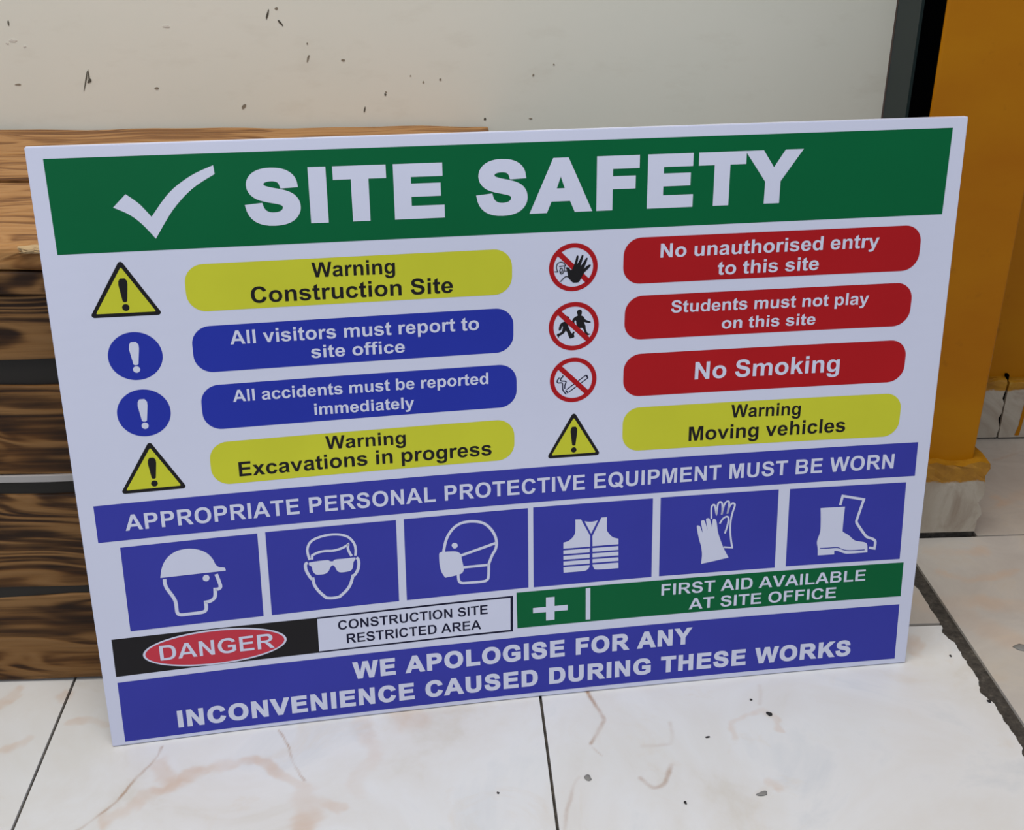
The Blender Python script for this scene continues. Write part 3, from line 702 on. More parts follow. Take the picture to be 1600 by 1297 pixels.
# ------------------------------------------------------------------ lettering: outlines of a bold grotesque, 1466 units to the cap
GLYPHS = {
'A': (1479, 'M1471 0H1149L1021 333H435L314 0H0L571 1466H884ZM926 580L724 1124L526 580Z'),
'B': (1479, 'M150 1466H736Q910 1466 995 1451Q1081 1437 1148 1391Q1216 1345 1261 1268Q1306 1192 1306 1097Q1306 994 1250 908Q1195 822 1100 779Q1234 740 1306 646Q1378 552 1378 425Q1378 325 1331 230Q1285 136 1204 79Q1124 23 1006 10Q932 2 649 0H150ZM446 1222V883H640Q813 883 855 888Q931 897 974 940Q1018 984 1018 1055Q1018 1123 980 1165Q943 1208 869 1217Q825 1222 616 1222ZM446 639V247H720Q880 247 923 256Q989 268 1030 314Q1072 361 1072 439Q1072 505 1040 551Q1008 597 947 618Q887 639 685 639Z'),
'C': (1479, 'M1087 539L1374 448Q1308 208 1154 91Q1001 -25 765 -25Q473 -25 285 174Q97 374 97 720Q97 1086 286 1288Q475 1491 783 1491Q1052 1491 1220 1332Q1320 1238 1370 1062L1077 992Q1051 1106 968 1172Q886 1238 768 1238Q605 1238 503 1121Q402 1004 402 742Q402 464 502 346Q602 228 762 228Q880 228 965 303Q1050 378 1087 539Z'),
'D': (1479, 'M148 1466H689Q872 1466 968 1438Q1097 1400 1189 1303Q1281 1206 1329 1065Q1377 925 1377 719Q1377 538 1332 407Q1277 247 1175 148Q1098 73 967 31Q869 0 705 0H148ZM444 1218V247H665Q789 247 844 261Q916 279 963 322Q1011 365 1041 463Q1071 562 1071 732Q1071 902 1041 993Q1011 1084 957 1135Q903 1186 820 1204Q758 1218 577 1218Z'),
'E': (1366, 'M149 0V1466H1236V1218H445V893H1181V646H445V247H1264V0Z'),
'F': (1251, 'M151 0V1466H1156V1218H447V871H1059V623H447V0Z'),
'G': (1593, 'M831 539V786H1469V202Q1376 112 1199 43Q1023 -25 842 -25Q612 -25 441 71Q270 168 184 347Q98 527 98 738Q98 967 194 1145Q290 1323 475 1418Q616 1491 826 1491Q1099 1491 1252 1376Q1406 1262 1450 1060L1156 1005Q1125 1113 1039 1175Q954 1238 826 1238Q632 1238 517 1115Q403 992 403 750Q403 489 519 358Q635 228 823 228Q916 228 1009 264Q1103 301 1170 353V539Z'),
'H': (1479, 'M150 0V1466H446V889H1026V1466H1322V0H1026V641H446V0Z'),
'I': (569, 'M140 0V1466H436V0Z'),
'K': (1479, 'M153 0V1466H449V815L1047 1466H1445L893 895L1475 0H1092L689 688L449 443V0Z'),
'L': (1251, 'M157 0V1454H453V247H1189V0Z'),
'M': (1706, 'M145 0V1466H588L854 466L1117 1466H1561V0H1286V1154L995 0H710L420 1154V0Z'),
'N': (1479, 'M152 0V1466H440L1040 487V1466H1315V0H1018L427 956V0Z'),
'O': (1593, 'M89 724Q89 948 156 1100Q206 1212 292 1301Q379 1390 482 1433Q619 1491 798 1491Q1122 1491 1316 1290Q1511 1089 1511 731Q1511 376 1318 175Q1125 -25 802 -25Q475 -25 282 174Q89 374 89 724ZM394 734Q394 485 509 356Q624 228 801 228Q978 228 1091 355Q1205 483 1205 738Q1205 990 1094 1114Q984 1238 801 1238Q618 1238 506 1112Q394 987 394 734Z'),
'P': (1366, 'M149 0V1466H624Q894 1466 976 1444Q1102 1411 1187 1300Q1272 1190 1272 1015Q1272 880 1223 788Q1174 696 1098 643Q1023 591 945 574Q839 553 638 553H445V0ZM445 1218V802H607Q782 802 841 825Q900 848 933 897Q967 946 967 1011Q967 1091 920 1143Q873 1195 801 1208Q748 1218 588 1218Z'),
'Q': (1593, 'M1302 197Q1413 118 1547 67L1438 -142Q1368 -121 1301 -84Q1286 -76 1091 55Q956 -25 801 -25Q475 -25 282 175Q89 374 89 732Q89 1089 282 1290Q476 1491 802 1491Q1125 1491 1318 1290Q1511 1089 1511 732Q1511 543 1458 400Q1418 291 1302 197ZM1062 365Q1134 450 1170 541Q1205 640 1205 738Q1205 990 1094 1114Q984 1238 801 1238Q618 1238 506 1112Q394 987 394 734Q394 477 504 350Q614 224 785 224Q848 224 905 245Q815 304 721 337L803 504Q950 453 1062 365Z'),
'R': (1479, 'M150 0V1466H773Q1008 1466 1114 1426Q1221 1387 1285 1286Q1349 1185 1349 1055Q1349 890 1252 782Q1155 675 962 647Q1058 591 1120 524Q1183 457 1289 286L1468 0H1114L900 319Q786 490 744 534Q702 579 655 595Q608 612 506 612H446V0ZM446 846H665Q878 846 931 864Q984 882 1014 926Q1044 970 1044 1036Q1044 1110 1004 1155Q965 1201 893 1213Q857 1218 677 1218H446Z'),
'S': (1366, 'M74 477L362 505Q388 360 467 292Q547 224 682 224Q825 224 897 284Q970 345 970 426Q970 478 939 514Q909 551 833 578Q781 596 596 642Q358 701 262 787Q127 908 127 1082Q127 1194 190 1291Q254 1389 373 1440Q493 1491 662 1491Q938 1491 1077 1370Q1217 1249 1224 1047L928 1034Q909 1147 846 1196Q784 1246 659 1246Q530 1246 457 1193Q410 1159 410 1102Q410 1050 454 1013Q510 966 726 915Q942 864 1045 809Q1149 755 1207 660Q1266 566 1266 427Q1266 301 1196 191Q1126 81 998 27Q870 -26 679 -26Q401 -26 252 102Q103 231 74 477Z'),
'T': (1251, 'M479 0V1218H44V1466H1209V1218H775V0Z'),
'U': (1479, 'M147 1466H443V672Q443 483 454 427Q473 337 544 282Q616 228 740 228Q866 228 930 279Q994 331 1007 406Q1020 481 1020 655V1466H1316V696Q1316 432 1292 323Q1268 214 1203 139Q1139 64 1031 19Q923 -25 749 -25Q539 -25 430 23Q322 72 259 149Q196 227 176 312Q147 438 147 684Z'),
'V': (1366, 'M533 0L-1 1466H320L691 381L1050 1466H1364L839 0Z'),
'W': (1933, 'M357 0L7 1466H310L531 459L799 1466H1151L1408 442L1633 1466H1931L1575 0H1261L969 1096L678 0Z'),
'Y': (1366, 'M533 0V617L-4 1466H343L688 886L1026 1466H1367L828 615V0Z'),
'a': (1139, 'M357 738L102 784Q145 938 250 1012Q355 1086 562 1086Q750 1086 842 1041Q934 997 971 928Q1009 860 1009 677L1006 349Q1006 209 1019 142Q1033 76 1070 0H792Q781 28 765 83Q758 108 755 116Q683 46 601 11Q519 -24 426 -24Q262 -24 167 65Q73 154 73 290Q73 380 116 450Q159 521 236 558Q314 596 460 624Q657 661 733 693V721Q733 802 693 836Q653 871 542 871Q467 871 425 841Q383 812 357 738ZM733 510Q679 492 562 467Q445 442 409 418Q354 379 354 319Q354 260 398 217Q442 174 510 174Q586 174 655 224Q706 262 722 317Q733 353 733 454Z'),
'b': (1251, 'M134 0V1466H415V938Q545 1086 723 1086Q917 1086 1044 945Q1171 805 1171 542Q1171 270 1041 123Q912 -24 727 -24Q636 -24 547 21Q459 67 395 156V0ZM413 554Q413 389 465 310Q538 198 659 198Q752 198 817 277Q883 357 883 528Q883 710 817 790Q751 871 648 871Q547 871 480 792Q413 714 413 554Z'),
'c': (1139, 'M1072 748L795 698Q781 781 731 823Q682 865 603 865Q498 865 435 792Q373 720 373 550Q373 361 436 283Q500 205 607 205Q687 205 738 250Q789 296 810 407L1086 360Q1043 170 921 73Q799 -24 594 -24Q361 -24 222 123Q84 270 84 530Q84 793 223 939Q362 1086 599 1086Q793 1086 907 1002Q1022 919 1072 748Z'),
'd': (1251, 'M1121 0H860V156Q795 65 706 20Q618 -24 528 -24Q345 -24 214 123Q84 271 84 535Q84 805 211 945Q338 1086 532 1086Q710 1086 840 938V1466H1121ZM371 554Q371 384 418 308Q486 198 608 198Q705 198 773 280Q841 363 841 527Q841 710 775 790Q709 871 606 871Q506 871 438 791Q371 712 371 554Z'),
'e': (1139, 'M762 338L1042 291Q988 137 871 56Q755 -24 580 -24Q303 -24 170 157Q65 302 65 523Q65 787 203 936Q341 1086 552 1086Q789 1086 926 929Q1063 773 1057 450H353Q356 325 421 255Q486 186 583 186Q649 186 694 222Q739 258 762 338ZM778 622Q775 744 715 807Q655 871 569 871Q477 871 417 804Q357 737 358 622Z'),
'f': (682, 'M24 1062H180V1142Q180 1276 208 1342Q237 1408 313 1449Q390 1491 507 1491Q627 1491 742 1455L704 1259Q637 1275 575 1275Q514 1275 487 1246Q461 1218 461 1137V1062H671V841H461V0H180V841H24Z'),
'g': (1251, 'M121 -70L442 -109Q450 -165 479 -186Q519 -216 605 -216Q715 -216 770 -183Q807 -161 826 -112Q839 -77 839 17V172Q713 0 521 0Q307 0 182 181Q84 324 84 537Q84 804 212 945Q341 1086 532 1086Q729 1086 857 913V1062H1120V109Q1120 -79 1089 -172Q1058 -265 1002 -318Q946 -371 852 -401Q759 -431 616 -431Q346 -431 233 -338Q120 -246 120 -104Q120 -90 121 -70ZM372 553Q372 384 437 305Q503 227 599 227Q702 227 773 307Q844 388 844 546Q844 711 776 791Q708 871 604 871Q503 871 437 792Q372 714 372 553Z'),
'h': (1251, 'M432 1466V927Q568 1086 757 1086Q854 1086 932 1050Q1010 1014 1049 958Q1089 902 1103 834Q1118 766 1118 623V0H837V561Q837 728 821 773Q805 818 764 844Q724 871 663 871Q593 871 538 837Q483 803 457 734Q432 666 432 532V0H151V1466Z'),
'i': (569, 'M147 1206V1466H428V1206ZM147 0V1062H428V0Z'),
'k': (1139, 'M137 0V1466H418V688L747 1062H1093L730 674L1119 0H816L549 477L418 340V0Z'),
'l': (569, 'M147 0V1466H428V0Z'),
'm': (1821, 'M126 1062H385V917Q524 1086 716 1086Q818 1086 893 1044Q968 1002 1016 917Q1086 1002 1167 1044Q1248 1086 1340 1086Q1457 1086 1538 1038Q1619 991 1659 899Q1688 831 1688 679V0H1407V607Q1407 765 1378 811Q1339 871 1258 871Q1199 871 1147 835Q1095 799 1072 729Q1049 660 1049 510V0H768V582Q768 737 753 782Q738 827 706 849Q675 871 621 871Q556 871 504 836Q452 801 429 735Q407 669 407 516V0H126Z'),
'n': (1251, 'M1114 0H833V542Q833 714 815 764Q797 815 756 843Q716 871 659 871Q586 871 528 831Q470 791 448 725Q427 659 427 481V0H146V1062H407V906Q546 1086 757 1086Q850 1086 927 1052Q1004 1019 1043 967Q1083 915 1098 849Q1114 783 1114 660Z'),
'o': (1251, 'M82 546Q82 686 151 817Q220 948 346 1017Q473 1086 629 1086Q870 1086 1024 929Q1178 773 1178 534Q1178 293 1022 134Q867 -24 631 -24Q485 -24 352 42Q220 108 151 235Q82 363 82 546ZM370 531Q370 373 445 289Q520 205 630 205Q740 205 814 289Q889 373 889 533Q889 689 814 773Q740 857 630 857Q520 857 445 773Q370 689 370 531Z'),
'p': (1251, 'M139 1062H401V906Q452 986 539 1036Q626 1086 732 1086Q917 1086 1046 941Q1175 796 1175 537Q1175 271 1045 123Q915 -24 730 -24Q642 -24 570 11Q499 46 420 131V-404H139ZM417 549Q417 370 488 284Q559 199 661 199Q759 199 824 277Q889 356 889 535Q889 702 822 783Q755 864 656 864Q553 864 485 784Q417 705 417 549Z'),
'r': (797, 'M416 0H135V1062H396V911Q463 1018 516 1052Q570 1086 638 1086Q734 1086 823 1033L736 788Q665 834 604 834Q545 834 504 801Q463 769 439 684Q416 599 416 328Z'),
's': (1139, 'M48 303L330 346Q348 264 403 221Q458 179 557 179Q666 179 721 219Q758 247 758 294Q758 326 738 347Q717 367 644 384Q304 459 213 521Q87 607 87 760Q87 898 196 992Q305 1086 534 1086Q752 1086 858 1015Q964 944 1004 805L739 756Q722 818 674 851Q627 884 539 884Q428 884 380 853Q348 831 348 796Q348 766 376 745Q414 717 638 666Q863 615 952 541Q1040 466 1040 332Q1040 186 918 81Q796 -24 557 -24Q340 -24 213 64Q87 152 48 303Z'),
't': (682, 'M634 1062V838H442V410Q442 280 447 258Q453 237 472 223Q492 209 520 209Q559 209 633 236L657 18Q559 -24 435 -24Q359 -24 298 1Q237 27 208 67Q180 108 169 177Q160 226 160 375V838H31V1062H160V1273L442 1437V1062Z'),
'u': (1251, 'M846 0V159Q788 74 693 25Q599 -24 494 -24Q387 -24 302 23Q217 70 179 155Q141 240 141 390V1062H422V574Q422 350 437 299Q453 249 494 219Q535 190 598 190Q670 190 727 229Q784 269 805 327Q826 386 826 614V1062H1107V0Z'),
'v': (1139, 'M441 0L13 1062H308L508 520L566 339Q589 408 595 430Q609 475 625 520L827 1062H1116L694 0Z'),
'x': (1139, 'M10 0L395 550L26 1062H369L558 768L758 1062H1088L726 556L1121 0H776L559 330L340 0Z'),
'y': (1139, 'M13 1062H312L566 308L814 1062H1105L730 40L663 -145Q626 -238 592 -287Q559 -336 515 -366Q472 -397 408 -414Q345 -431 265 -431Q184 -431 106 -414L81 -194Q147 -207 200 -207Q298 -207 345 -149Q392 -92 417 -3Z'),
' ': (569, ''),
}


def parse_path(d):
    """Glyph outline -> list of closed point loops."""
    import re
    loops, cur, x, y = [], [], 0.0, 0.0
    toks = re.findall(r'[MLHVQZ]|-?\d+\.?\d*', d)
    i, cmd = 0, None
    while i < len(toks):
        if toks[i] in 'MLHVQZ':
            cmd = toks[i]; i += 1
            if cmd == 'Z':
                loops.append(cur); cur = []
                continue
        if cmd in 'ML':
            x, y = float(toks[i]), float(toks[i + 1]); i += 2
            cur.append((x, y))
        elif cmd == 'H': x = float(toks[i]); i += 1; cur.append((x, y))
        elif cmd == 'V': y = float(toks[i]); i += 1; cur.append((x, y))
        elif cmd == 'Q':
            cx, cy, ex, ey = (float(t) for t in toks[i:i + 4]); i += 4
            for k in range(1, 5):
                t = k / 4
                cur.append(((1 - t) ** 2 * x + 2 * t * (1 - t) * cx + t * t * ex, (1 - t) ** 2 * y + 2 * t * (1 - t) * cy + t * t * ey))
            x, y = ex, ey
    out = []
    for lp in loops:
        c = [p for k, p in enumerate(lp) if math.dist(p, lp[k - 1]) > 0.5]
        out.append(c)
    return out


def fatten(loop, d):
    """Push every edge of a loop d units towards the outside of the ink (outlines run clockwise round ink, counters the other way)."""
    if not d: return loop
    n, out = len(loop), []
    for i in range(n):
        (ax, ay), (bx, by), (cx, cy) = loop[i - 1], loop[i], loop[(i + 1) % n]
        n1 = Vector((-(by - ay), bx - ax)).normalized()
        n2 = Vector((-(cy - by), cx - bx)).normalized()
        m = n1 + n2
        if m.length < 1e-3: m = n1.copy()
        m.normalize()
        k = min(1.0 / max(m.dot(n1), 0.4), 2.0)
        out.append((bx + m.x * d * k, by + m.y * d * k))
    return out


def area(loop):
    return 0.5 * sum(loop[i - 1][0] * loop[i][1] - loop[i][0] * loop[i - 1][1] for i in range(len(loop)))


def glyph_loops(ch, d):
    loops = parse_path(GLYPHS[ch][1])
    if not loops: return []
    big = max(loops, key=lambda l: abs(area(l)))
    if area(big) > 0: loops = [l[::-1] for l in loops]   # ink clockwise
    return [fatten(l, d) for l in loops]


class Print:
    """Flat vinyl shapes on the face of the sign, in millimetres (u to the right, v up), layer k lying k * 0.15 mm off the board."""
    def __init__(s, layer): s.v, s.f, s.k = [], [], layer

    def loops(s, loops):
        pts = [p for l in loops for p in l]
        b = len(s.v)
        y = -0.00015 * s.k
        s.v += [(p[0] / 1000, y, p[1] / 1000) for p in pts]
        for t in tessellate_polygon([[Vector((p[0], p[1], 0)) for p in l] for l in loops]):
            a, c, e = (pts[i] for i in t)
            ar = (c[0] - a[0]) * (e[1] - a[1]) - (e[0] - a[0]) * (c[1] - a[1])
            s.f.append(tuple(b + i for i in (t if ar > 0 else t[::-1])))
        return s

    def quad(s, tl, tr, br, bl): return s.loops([[bl, br, tr, tl]])

    def line(s, pts, w):
        ol = stroke_outline(pts, w / 2)
        for l in ol: s.loops([l])
        return s

    def text(s, txt, u0, v0, u1, v1, cap, fat=0.0, gap=0.0):
        """Set txt with its ink running from u0 to u1, baseline v0 -> v1, cap height cap."""
        d = fat * 1466
        x, items = 0.0, []
        for ch in txt:
            items.append((x, glyph_loops(ch, d)))
            x += GLYPHS[ch][0] + d * 1.7 + gap * 1466
        xs = [p[0] + ox for ox, ls in items for l in ls for p in l]
        lo, hi = min(xs), max(xs)
        sx, sy = (u1 - u0) / (hi - lo), cap / (1466 + 2 * d)
        for ox, ls in items:
            groups = []                    # ink loop with the counters inside it
            for l in ls:
                if area(l) < 0: groups.append([l])
            for l in ls:
                if area(l) >= 0:
                    g = next((g for g in groups if inside(l[0], g[0])), groups[0]) if groups else None
                    if g: g.append(l)
            for g in groups:
                t = []
                for l in g:
                    q = []
                    for px, py in l:
                        u = u0 + (px + ox - lo) * sx
                        q.append((u, v0 + (v1 - v0) * (u - u0) / (u1 - u0) + (py + d) * sy))
                    t.append(q)
                s.loops(t)
        return s

    def build(s, name, mat, parent, label=None):
        bm = bmesh.new()
        vs = [bm.verts.new(c) for c in s.v]
        for f in s.f:
            try: bm.faces.new([vs[k] for k in f])
            except ValueError: pass
        o = link_bm(name, flex(bm), mat, parent)
        if label: o['label'] = label
        return o


def flex(bm):
    """Cut a flat sheet finely and bow it: the board sags backwards in the middle of its lower half, its foot still on the floor."""
    us = [v.co.x for v in bm.verts]; vv = [v.co.z for v in bm.verts]
    for k in range(1, 20):
        if min(us) < k * 0.045 < max(us):
            bmesh.ops.bisect_plane(bm, geom=bm.verts[:] + bm.edges[:] + bm.faces[:], dist=1e-7, plane_co=(k * 0.045, 0, 0), plane_no=(1, 0, 0))
    for k in range(1, 40):
        if min(vv) < k * 0.016 < max(vv):
            bmesh.ops.bisect_plane(bm, geom=bm.verts[:] + bm.edges[:] + bm.faces[:], dist=1e-7, plane_co=(0, 0, k * 0.016), plane_no=(0, 0, 1))
    for v in bm.verts:
        d = sag(v.co.x, v.co.z)
        v.co.y += d
        v.co.z += d * math.tan(0.099167) * max(0.0, 1 - v.co.z / 0.6275)
    return bm


def sag(u, v):
    t = min(max(u / 0.9, 0), 1)
    q = min(max((0.59 - v) / 0.26, 0), 1)
    return 0.0115 * 4 * t * (1 - t) * q * q * (3 - 2 * q) * (0.74 + 0.26 * min(max(v, 0) / 0.14, 1))


def inside(p, loop):
    c = False
    for i in range(len(loop)):
        (ax, ay), (bx, by) = loop[i - 1], loop[i]
        if (ay > p[1]) != (by > p[1]) and p[0] < (bx - ax) * (p[1] - ay) / (by - ay) + ax: c = not c
    return c


def smooth(pts, closed):
    """Curve through points; a point with a third entry keeps a sharp corner."""
    n, out = len(pts), []
    rngi = range(n) if closed else range(n - 1)
    for i in rngi:
        p1, p2 = pts[i], pts[(i + 1) % n]
        p0 = pts[i - 1] if (closed or i > 0) else p1
        p3 = pts[(i + 2) % n] if (closed or i + 2 < n) else p2
        if len(p1) > 2: p0 = p1
        if len(p2) > 2: p3 = p2
        if len(p1) > 2 and len(p2) > 2:
            out.append(p1[:2]); continue
        for k in range(5):
            t = k / 5
            q = []
            for a in (0, 1):
                m1, m2 = (p2[a] - p0[a]) * 0.5, (p3[a] - p1[a]) * 0.5
                q.append((2 * t ** 3 - 3 * t * t + 1) * p1[a] + (t ** 3 - 2 * t * t + t) * m1 + (-2 * t ** 3 + 3 * t * t) * p2[a] + (t ** 3 - t * t) * m2)
            out.append(tuple(q))
    if not closed: out.append(pts[-1][:2])
    return out


def stroke_outline(pts, r):
    """A stroked line as a strip of quads that share their corners (mitred at the bends)."""
    p = smooth(pts, False)
    p = [q for k, q in enumerate(p) if k == 0 or math.dist(q, p[k - 1]) > 0.05]
    L, R = [], []
    for k, q in enumerate(p):
        d1 = Vector((q[0] - p[k - 1][0], q[1] - p[k - 1][1])).normalized() if k else None
        d2 = Vector((p[k + 1][0] - q[0], p[k + 1][1] - q[1])).normalized() if k + 1 < len(p) else None
        d1 = d1 or d2; d2 = d2 or d1
        n1, n2 = Vector((-d1.y, d1.x)), Vector((-d2.y, d2.x))
        mm = n1 + n2
        mm = n1 if mm.length < 0.2 else mm.normalized()
        kx = min(1 / max(mm.dot(n1), 0.3), 1.5) * r
        L.append((q[0] + mm.x * kx, q[1] + mm.y * kx)); R.append((q[0] - mm.x * kx, q[1] - mm.y * kx))
    return [[L[k], R[k], R[k + 1], L[k + 1]] for k in range(len(p) - 1)]


def ellipse(cx, cy, rx, ry, rot=0.0, n=64):
    c, s_ = math.cos(rot), math.sin(rot)
    return [(cx + rx * math.cos(k * 2 * math.pi / n) * c - ry * math.sin(k * 2 * math.pi / n) * s_, cy + rx * math.cos(k * 2 * math.pi / n) * s_ + ry * math.sin(k * 2 * math.pi / n) * c) for k in range(n)]


def round_poly(corners, r, n=8):
    out, m = [], len(corners)
    for i in range(m):
        a, b, c = Vector(corners[i - 1]), Vector(corners[i]), Vector(corners[(i + 1) % m])
        d1, d2 = (a - b).normalized(), (c - b).normalized()
        ang = d1.angle(d2)
        t = r / math.tan(ang / 2)
        cen = b + (d1 + d2).normalized() * (r / math.sin(ang / 2))
        p1, p2 = b + d1 * t - cen, b + d2 * t - cen
        a1 = math.atan2(p1.y, p1.x); da = math.atan2(p2.y, p2.x) - a1
        while da > math.pi: da -= 2 * math.pi
        while da < -math.pi: da += 2 * math.pi
        out += [(cen.x + r * math.cos(a1 + da * k / n), cen.y + r * math.sin(a1 + da * k / n)) for k in range(n + 1)]
    return out


# ------------------------------------------------------------------ the sign
SIGN_YAW, SIGN_LEAN, SW, SH = 0.105709, 0.099167, 900.0, 627.5
sign = empty('safety_sign', (-0.355510, 1.029327, 0.0010))
sign.rotation_mode = 'XYZ'
sign.rotation_euler = (-SIGN_LEAN, 0, SIGN_YAW)
tag(sign, 'large white site safety sign printed green, yellow, red and blue, leaning on the bench', 'sign')

bm = bmesh.new()
T = 0.0078
co = [(0, 0, 0), (SW / 1000, 0, 0), (SW / 1000, 0, SH / 1000), (0, 0, SH / 1000)]
fr = [bm.verts.new(c) for c in co]
bk = [bm.verts.new((c[0], T, c[2])) for c in co]
bm.faces.new(fr); bm.faces.new(bk[::-1])
for i in range(4): bm.faces.new((fr[i], bk[i], bk[(i + 1) % 4], fr[(i + 1) % 4]))
bmesh.ops.recalc_face_normals(bm, faces=bm.faces)
bmesh.ops.bevel(bm, geom=list(bm.edges), offset=0.0006, segments=2, affect='EDGES')
bmesh.ops.triangulate(bm, faces=[f for f in bm.faces if len(f.verts) > 4])
link_bm('panel', flex(bm), M_WHITE, sign)

P = Print
# title
ban = P(1).quad((14.6, 616.9), (884.6, 617.2), (883.3, 530.4), (15.2, 530.1)).build('title_banner', M_GREEN, sign, 'green banner across the top reading SITE SAFETY')
tick = [(69.2, 571.3, 1), (81.5, 583.0, 1), (92.6, 573.6), (102.0, 561.4, 1), (120.1, 583.0), (140.5, 597.4), (161.3, 606.2, 1), (161.9, 598.2, 1), (140.9, 585.7), (121.8, 567.1), (103.7, 541.1, 1), (93.0, 555.0), (82.3, 564.5)]
P(2).loops([smooth(tick, True)]).build('check_mark', M_WHITE, ban, 'white tick')
P(2).text('SITE', 186.4, 549.1, 371.9, 549.0, 52.2, 0.046, 0.004).build('lettering', M_WHITE, ban, 'bold white word SITE')
P(2).text('SAFETY', 402.4, 549.0, 728.6, 549.1, 52.6, 0.046, 0.0).build('lettering', M_WHITE, ban, 'bold white word SAFETY')

# caption panels: left edge, right edge, top left, top right, bottom left, bottom right, lines of text
CAPTIONS = [
    ('yellow', 'Warning Construction Site', 125.1, 436.8, 515.0, 515.4, 469.0, 469.3, [('Warning', 243.2, 496.6, 322.4, 496.4, 14.7), ('Construction Site', 184.6, 474.6, 378.1, 474.0, 15.9)]),
    ('blue', 'All visitors must report to site office', 125.6, 438.2, 454.3, 455.0, 407.5, 408.1, [('All visitors must report to', 161.3, 434.4, 403.5, 433.8, 13.9), ('site office', 237.0, 415.1, 328.8, 414.7, 13.0)]),
    ('blue', 'All accidents must be reported immediately', 128.2, 441.3, 394.1, 394.9, 347.8, 348.2, [('All accidents must be reported', 158.6, 375.2, 412.2, 375.1, 12.4), ('immediately', 236.4, 354.9, 336.0, 354.4, 12.2)]),
    ('yellow', 'Warning Excavations in progress', 130.7, 438.5, 333.9, 334.7, 288.4, 289.7, [('Warning', 245.0, 317.0, 325.9, 316.1, 14.1), ('Excavations in progress', 157.6, 295.6, 414.4, 296.5, 15.6)]),
    ('red', 'No unauthorised entry to this site', 549.0, 863.2, 520.5, 520.3, 473.0, 472.7, [('No unauthorised entry', 586.8, 499.0, 817.8, 498.9, 14.3), ('to this site', 647.3, 478.2, 754.6, 478.3, 14.0)]),
    ('red', 'Students must not play on this site', 552.5, 860.1, 460.3, 460.0, 413.4, 413.1, [('Students must not play', 600.7, 440.5, 812.9, 438.7, 12.9), ('on this site', 655.6, 420.2, 756.6, 419.4, 12.4)]),
    ('red', 'No Smoking', 553.3, 860.5, 397.7, 397.5, 350.8, 350.5, [('No Smoking', 629.9, 365.7, 787.8, 365.5, 19.3)]),
    ('yellow', 'Warning Moving vehicles', 553.9, 861.3, 338.3, 337.5, 289.6, 287.7, [('Warning', 671.7, 320.2, 748.7, 318.8, 14.5), ('Moving vehicles', 626.2, 296.5, 800.4, 296.3, 16.2)]),
]
for colr, words, ua, ub, tl, tr_, bl, br, lines in CAPTIONS:
    m, ink = {'yellow': (M_YELLOW, M_BLACK), 'blue': (M_DEEP, M_WHITE), 'red': (M_RED, M_WHITE)}[colr]
    r = 18.0
    o = P(1).loops([round_poly([(ua, bl), (ub, br), (ub, tr_), (ua, tl)], r, 10)]).build('caption_panel', m, sign, '%s rounded panel reading %s' % (colr, words))
    for txt, a, va, b, vb, cap in lines:
        P(2).text(txt, a, va, b, vb, cap).build('lettering', ink, o, ('black' if ink is M_BLACK else 'white') + ' words ' + txt)


def exclamation(pr, cx, top, bot, wt, dot, dot_y, slant=0.0):
    """Tapered bar with round ends above a dot."""
    pr.loops([[(cx - wt / 2 + 0.6 + slant, top - wt * 0.3), (cx - wt * 0.25 + slant, top), (cx + wt * 0.25 + slant, top), (cx + wt / 2 - 0.3 + slant, top - wt * 0.3), (cx + wt / 2 - 0.2 + slant * 0.8, top - wt * 0.7),
               (cx + wt * 0.24, bot + 0.9), (cx + wt * 0.12, bot), (cx - wt * 0.12, bot), (cx - wt * 0.24, bot + 0.9), (cx - wt / 2 + 0.2 + slant * 0.8, top - wt * 0.7)]])
    pr.loops([ellipse(cx, dot_y, dot, dot, 0, 20)])
    return pr


for (ax, ay), (lx, ly), (rx, ry), where in [((69.2, 521.5), (36.9, 469.2), (101.1, 468.6), 'Construction Site'), ((75.2, 339.9), (43.1, 288.6), (105.2, 288.6), 'Excavations in progress'), ((501.5, 336.6), (473.5, 288.0), (529.7, 288.0), 'Moving vehicles')]:
    o = P(1).loops([round_poly([(lx - 1.2, ly - 0.4), (rx + 1.2, ry - 0.4), (ax, ay + 2.0)], 2.6, 6)]).build('warning_triangle', M_BLACK, sign, 'black edged warning triangle beside the words ' + where)
    w = rx - lx; h = ay - ly
    P(2).loops([round_poly([(lx + w * 0.075, ly + h * 0.06), (rx - w * 0.075, ry + h * 0.06), (ax, ay - h * 0.105)], 0.8, 4)]).build('field', M_YELLOW, o, 'yellow face of the triangle')
    e = P(3)
    cx = ax + 0.1
    exclamation(e, cx, ay - h * 0.31, ay - h * 0.745, w * 0.135, w * 0.052, ay - h * 0.845)
    e.build('exclamation_mark', M_BLACK, o, 'black exclamation mark')

for cx, cy, rx, ry, where in [(72.3, 428.9, 25.0, 24.0, 'All visitors'), (73.6, 371.0, 25.0, 24.2, 'All accidents')]:
    o = P(1).loops([ellipse(cx, cy, rx, ry)]).build('mandatory_disc', M_DEEP, sign, 'blue disc beside the words ' + where)
    exclamation(P(2), cx - 0.4, cy + 14.3, cy - 8.8, 9.6, 3.3, cy - 13.2).build('exclamation_mark', M_WHITE, o, 'white exclamation mark')


def pictogram(key, layer, mat, parent, label):
    pr = P(layer)
    for it in PICTOGRAMS[key]:
        if it[0] == 'fill': pr.loops([smooth(l, True) for l in it[1]])
        else: pr.line(it[2], it[1])
    return pr.build('pictogram', mat, parent, label)


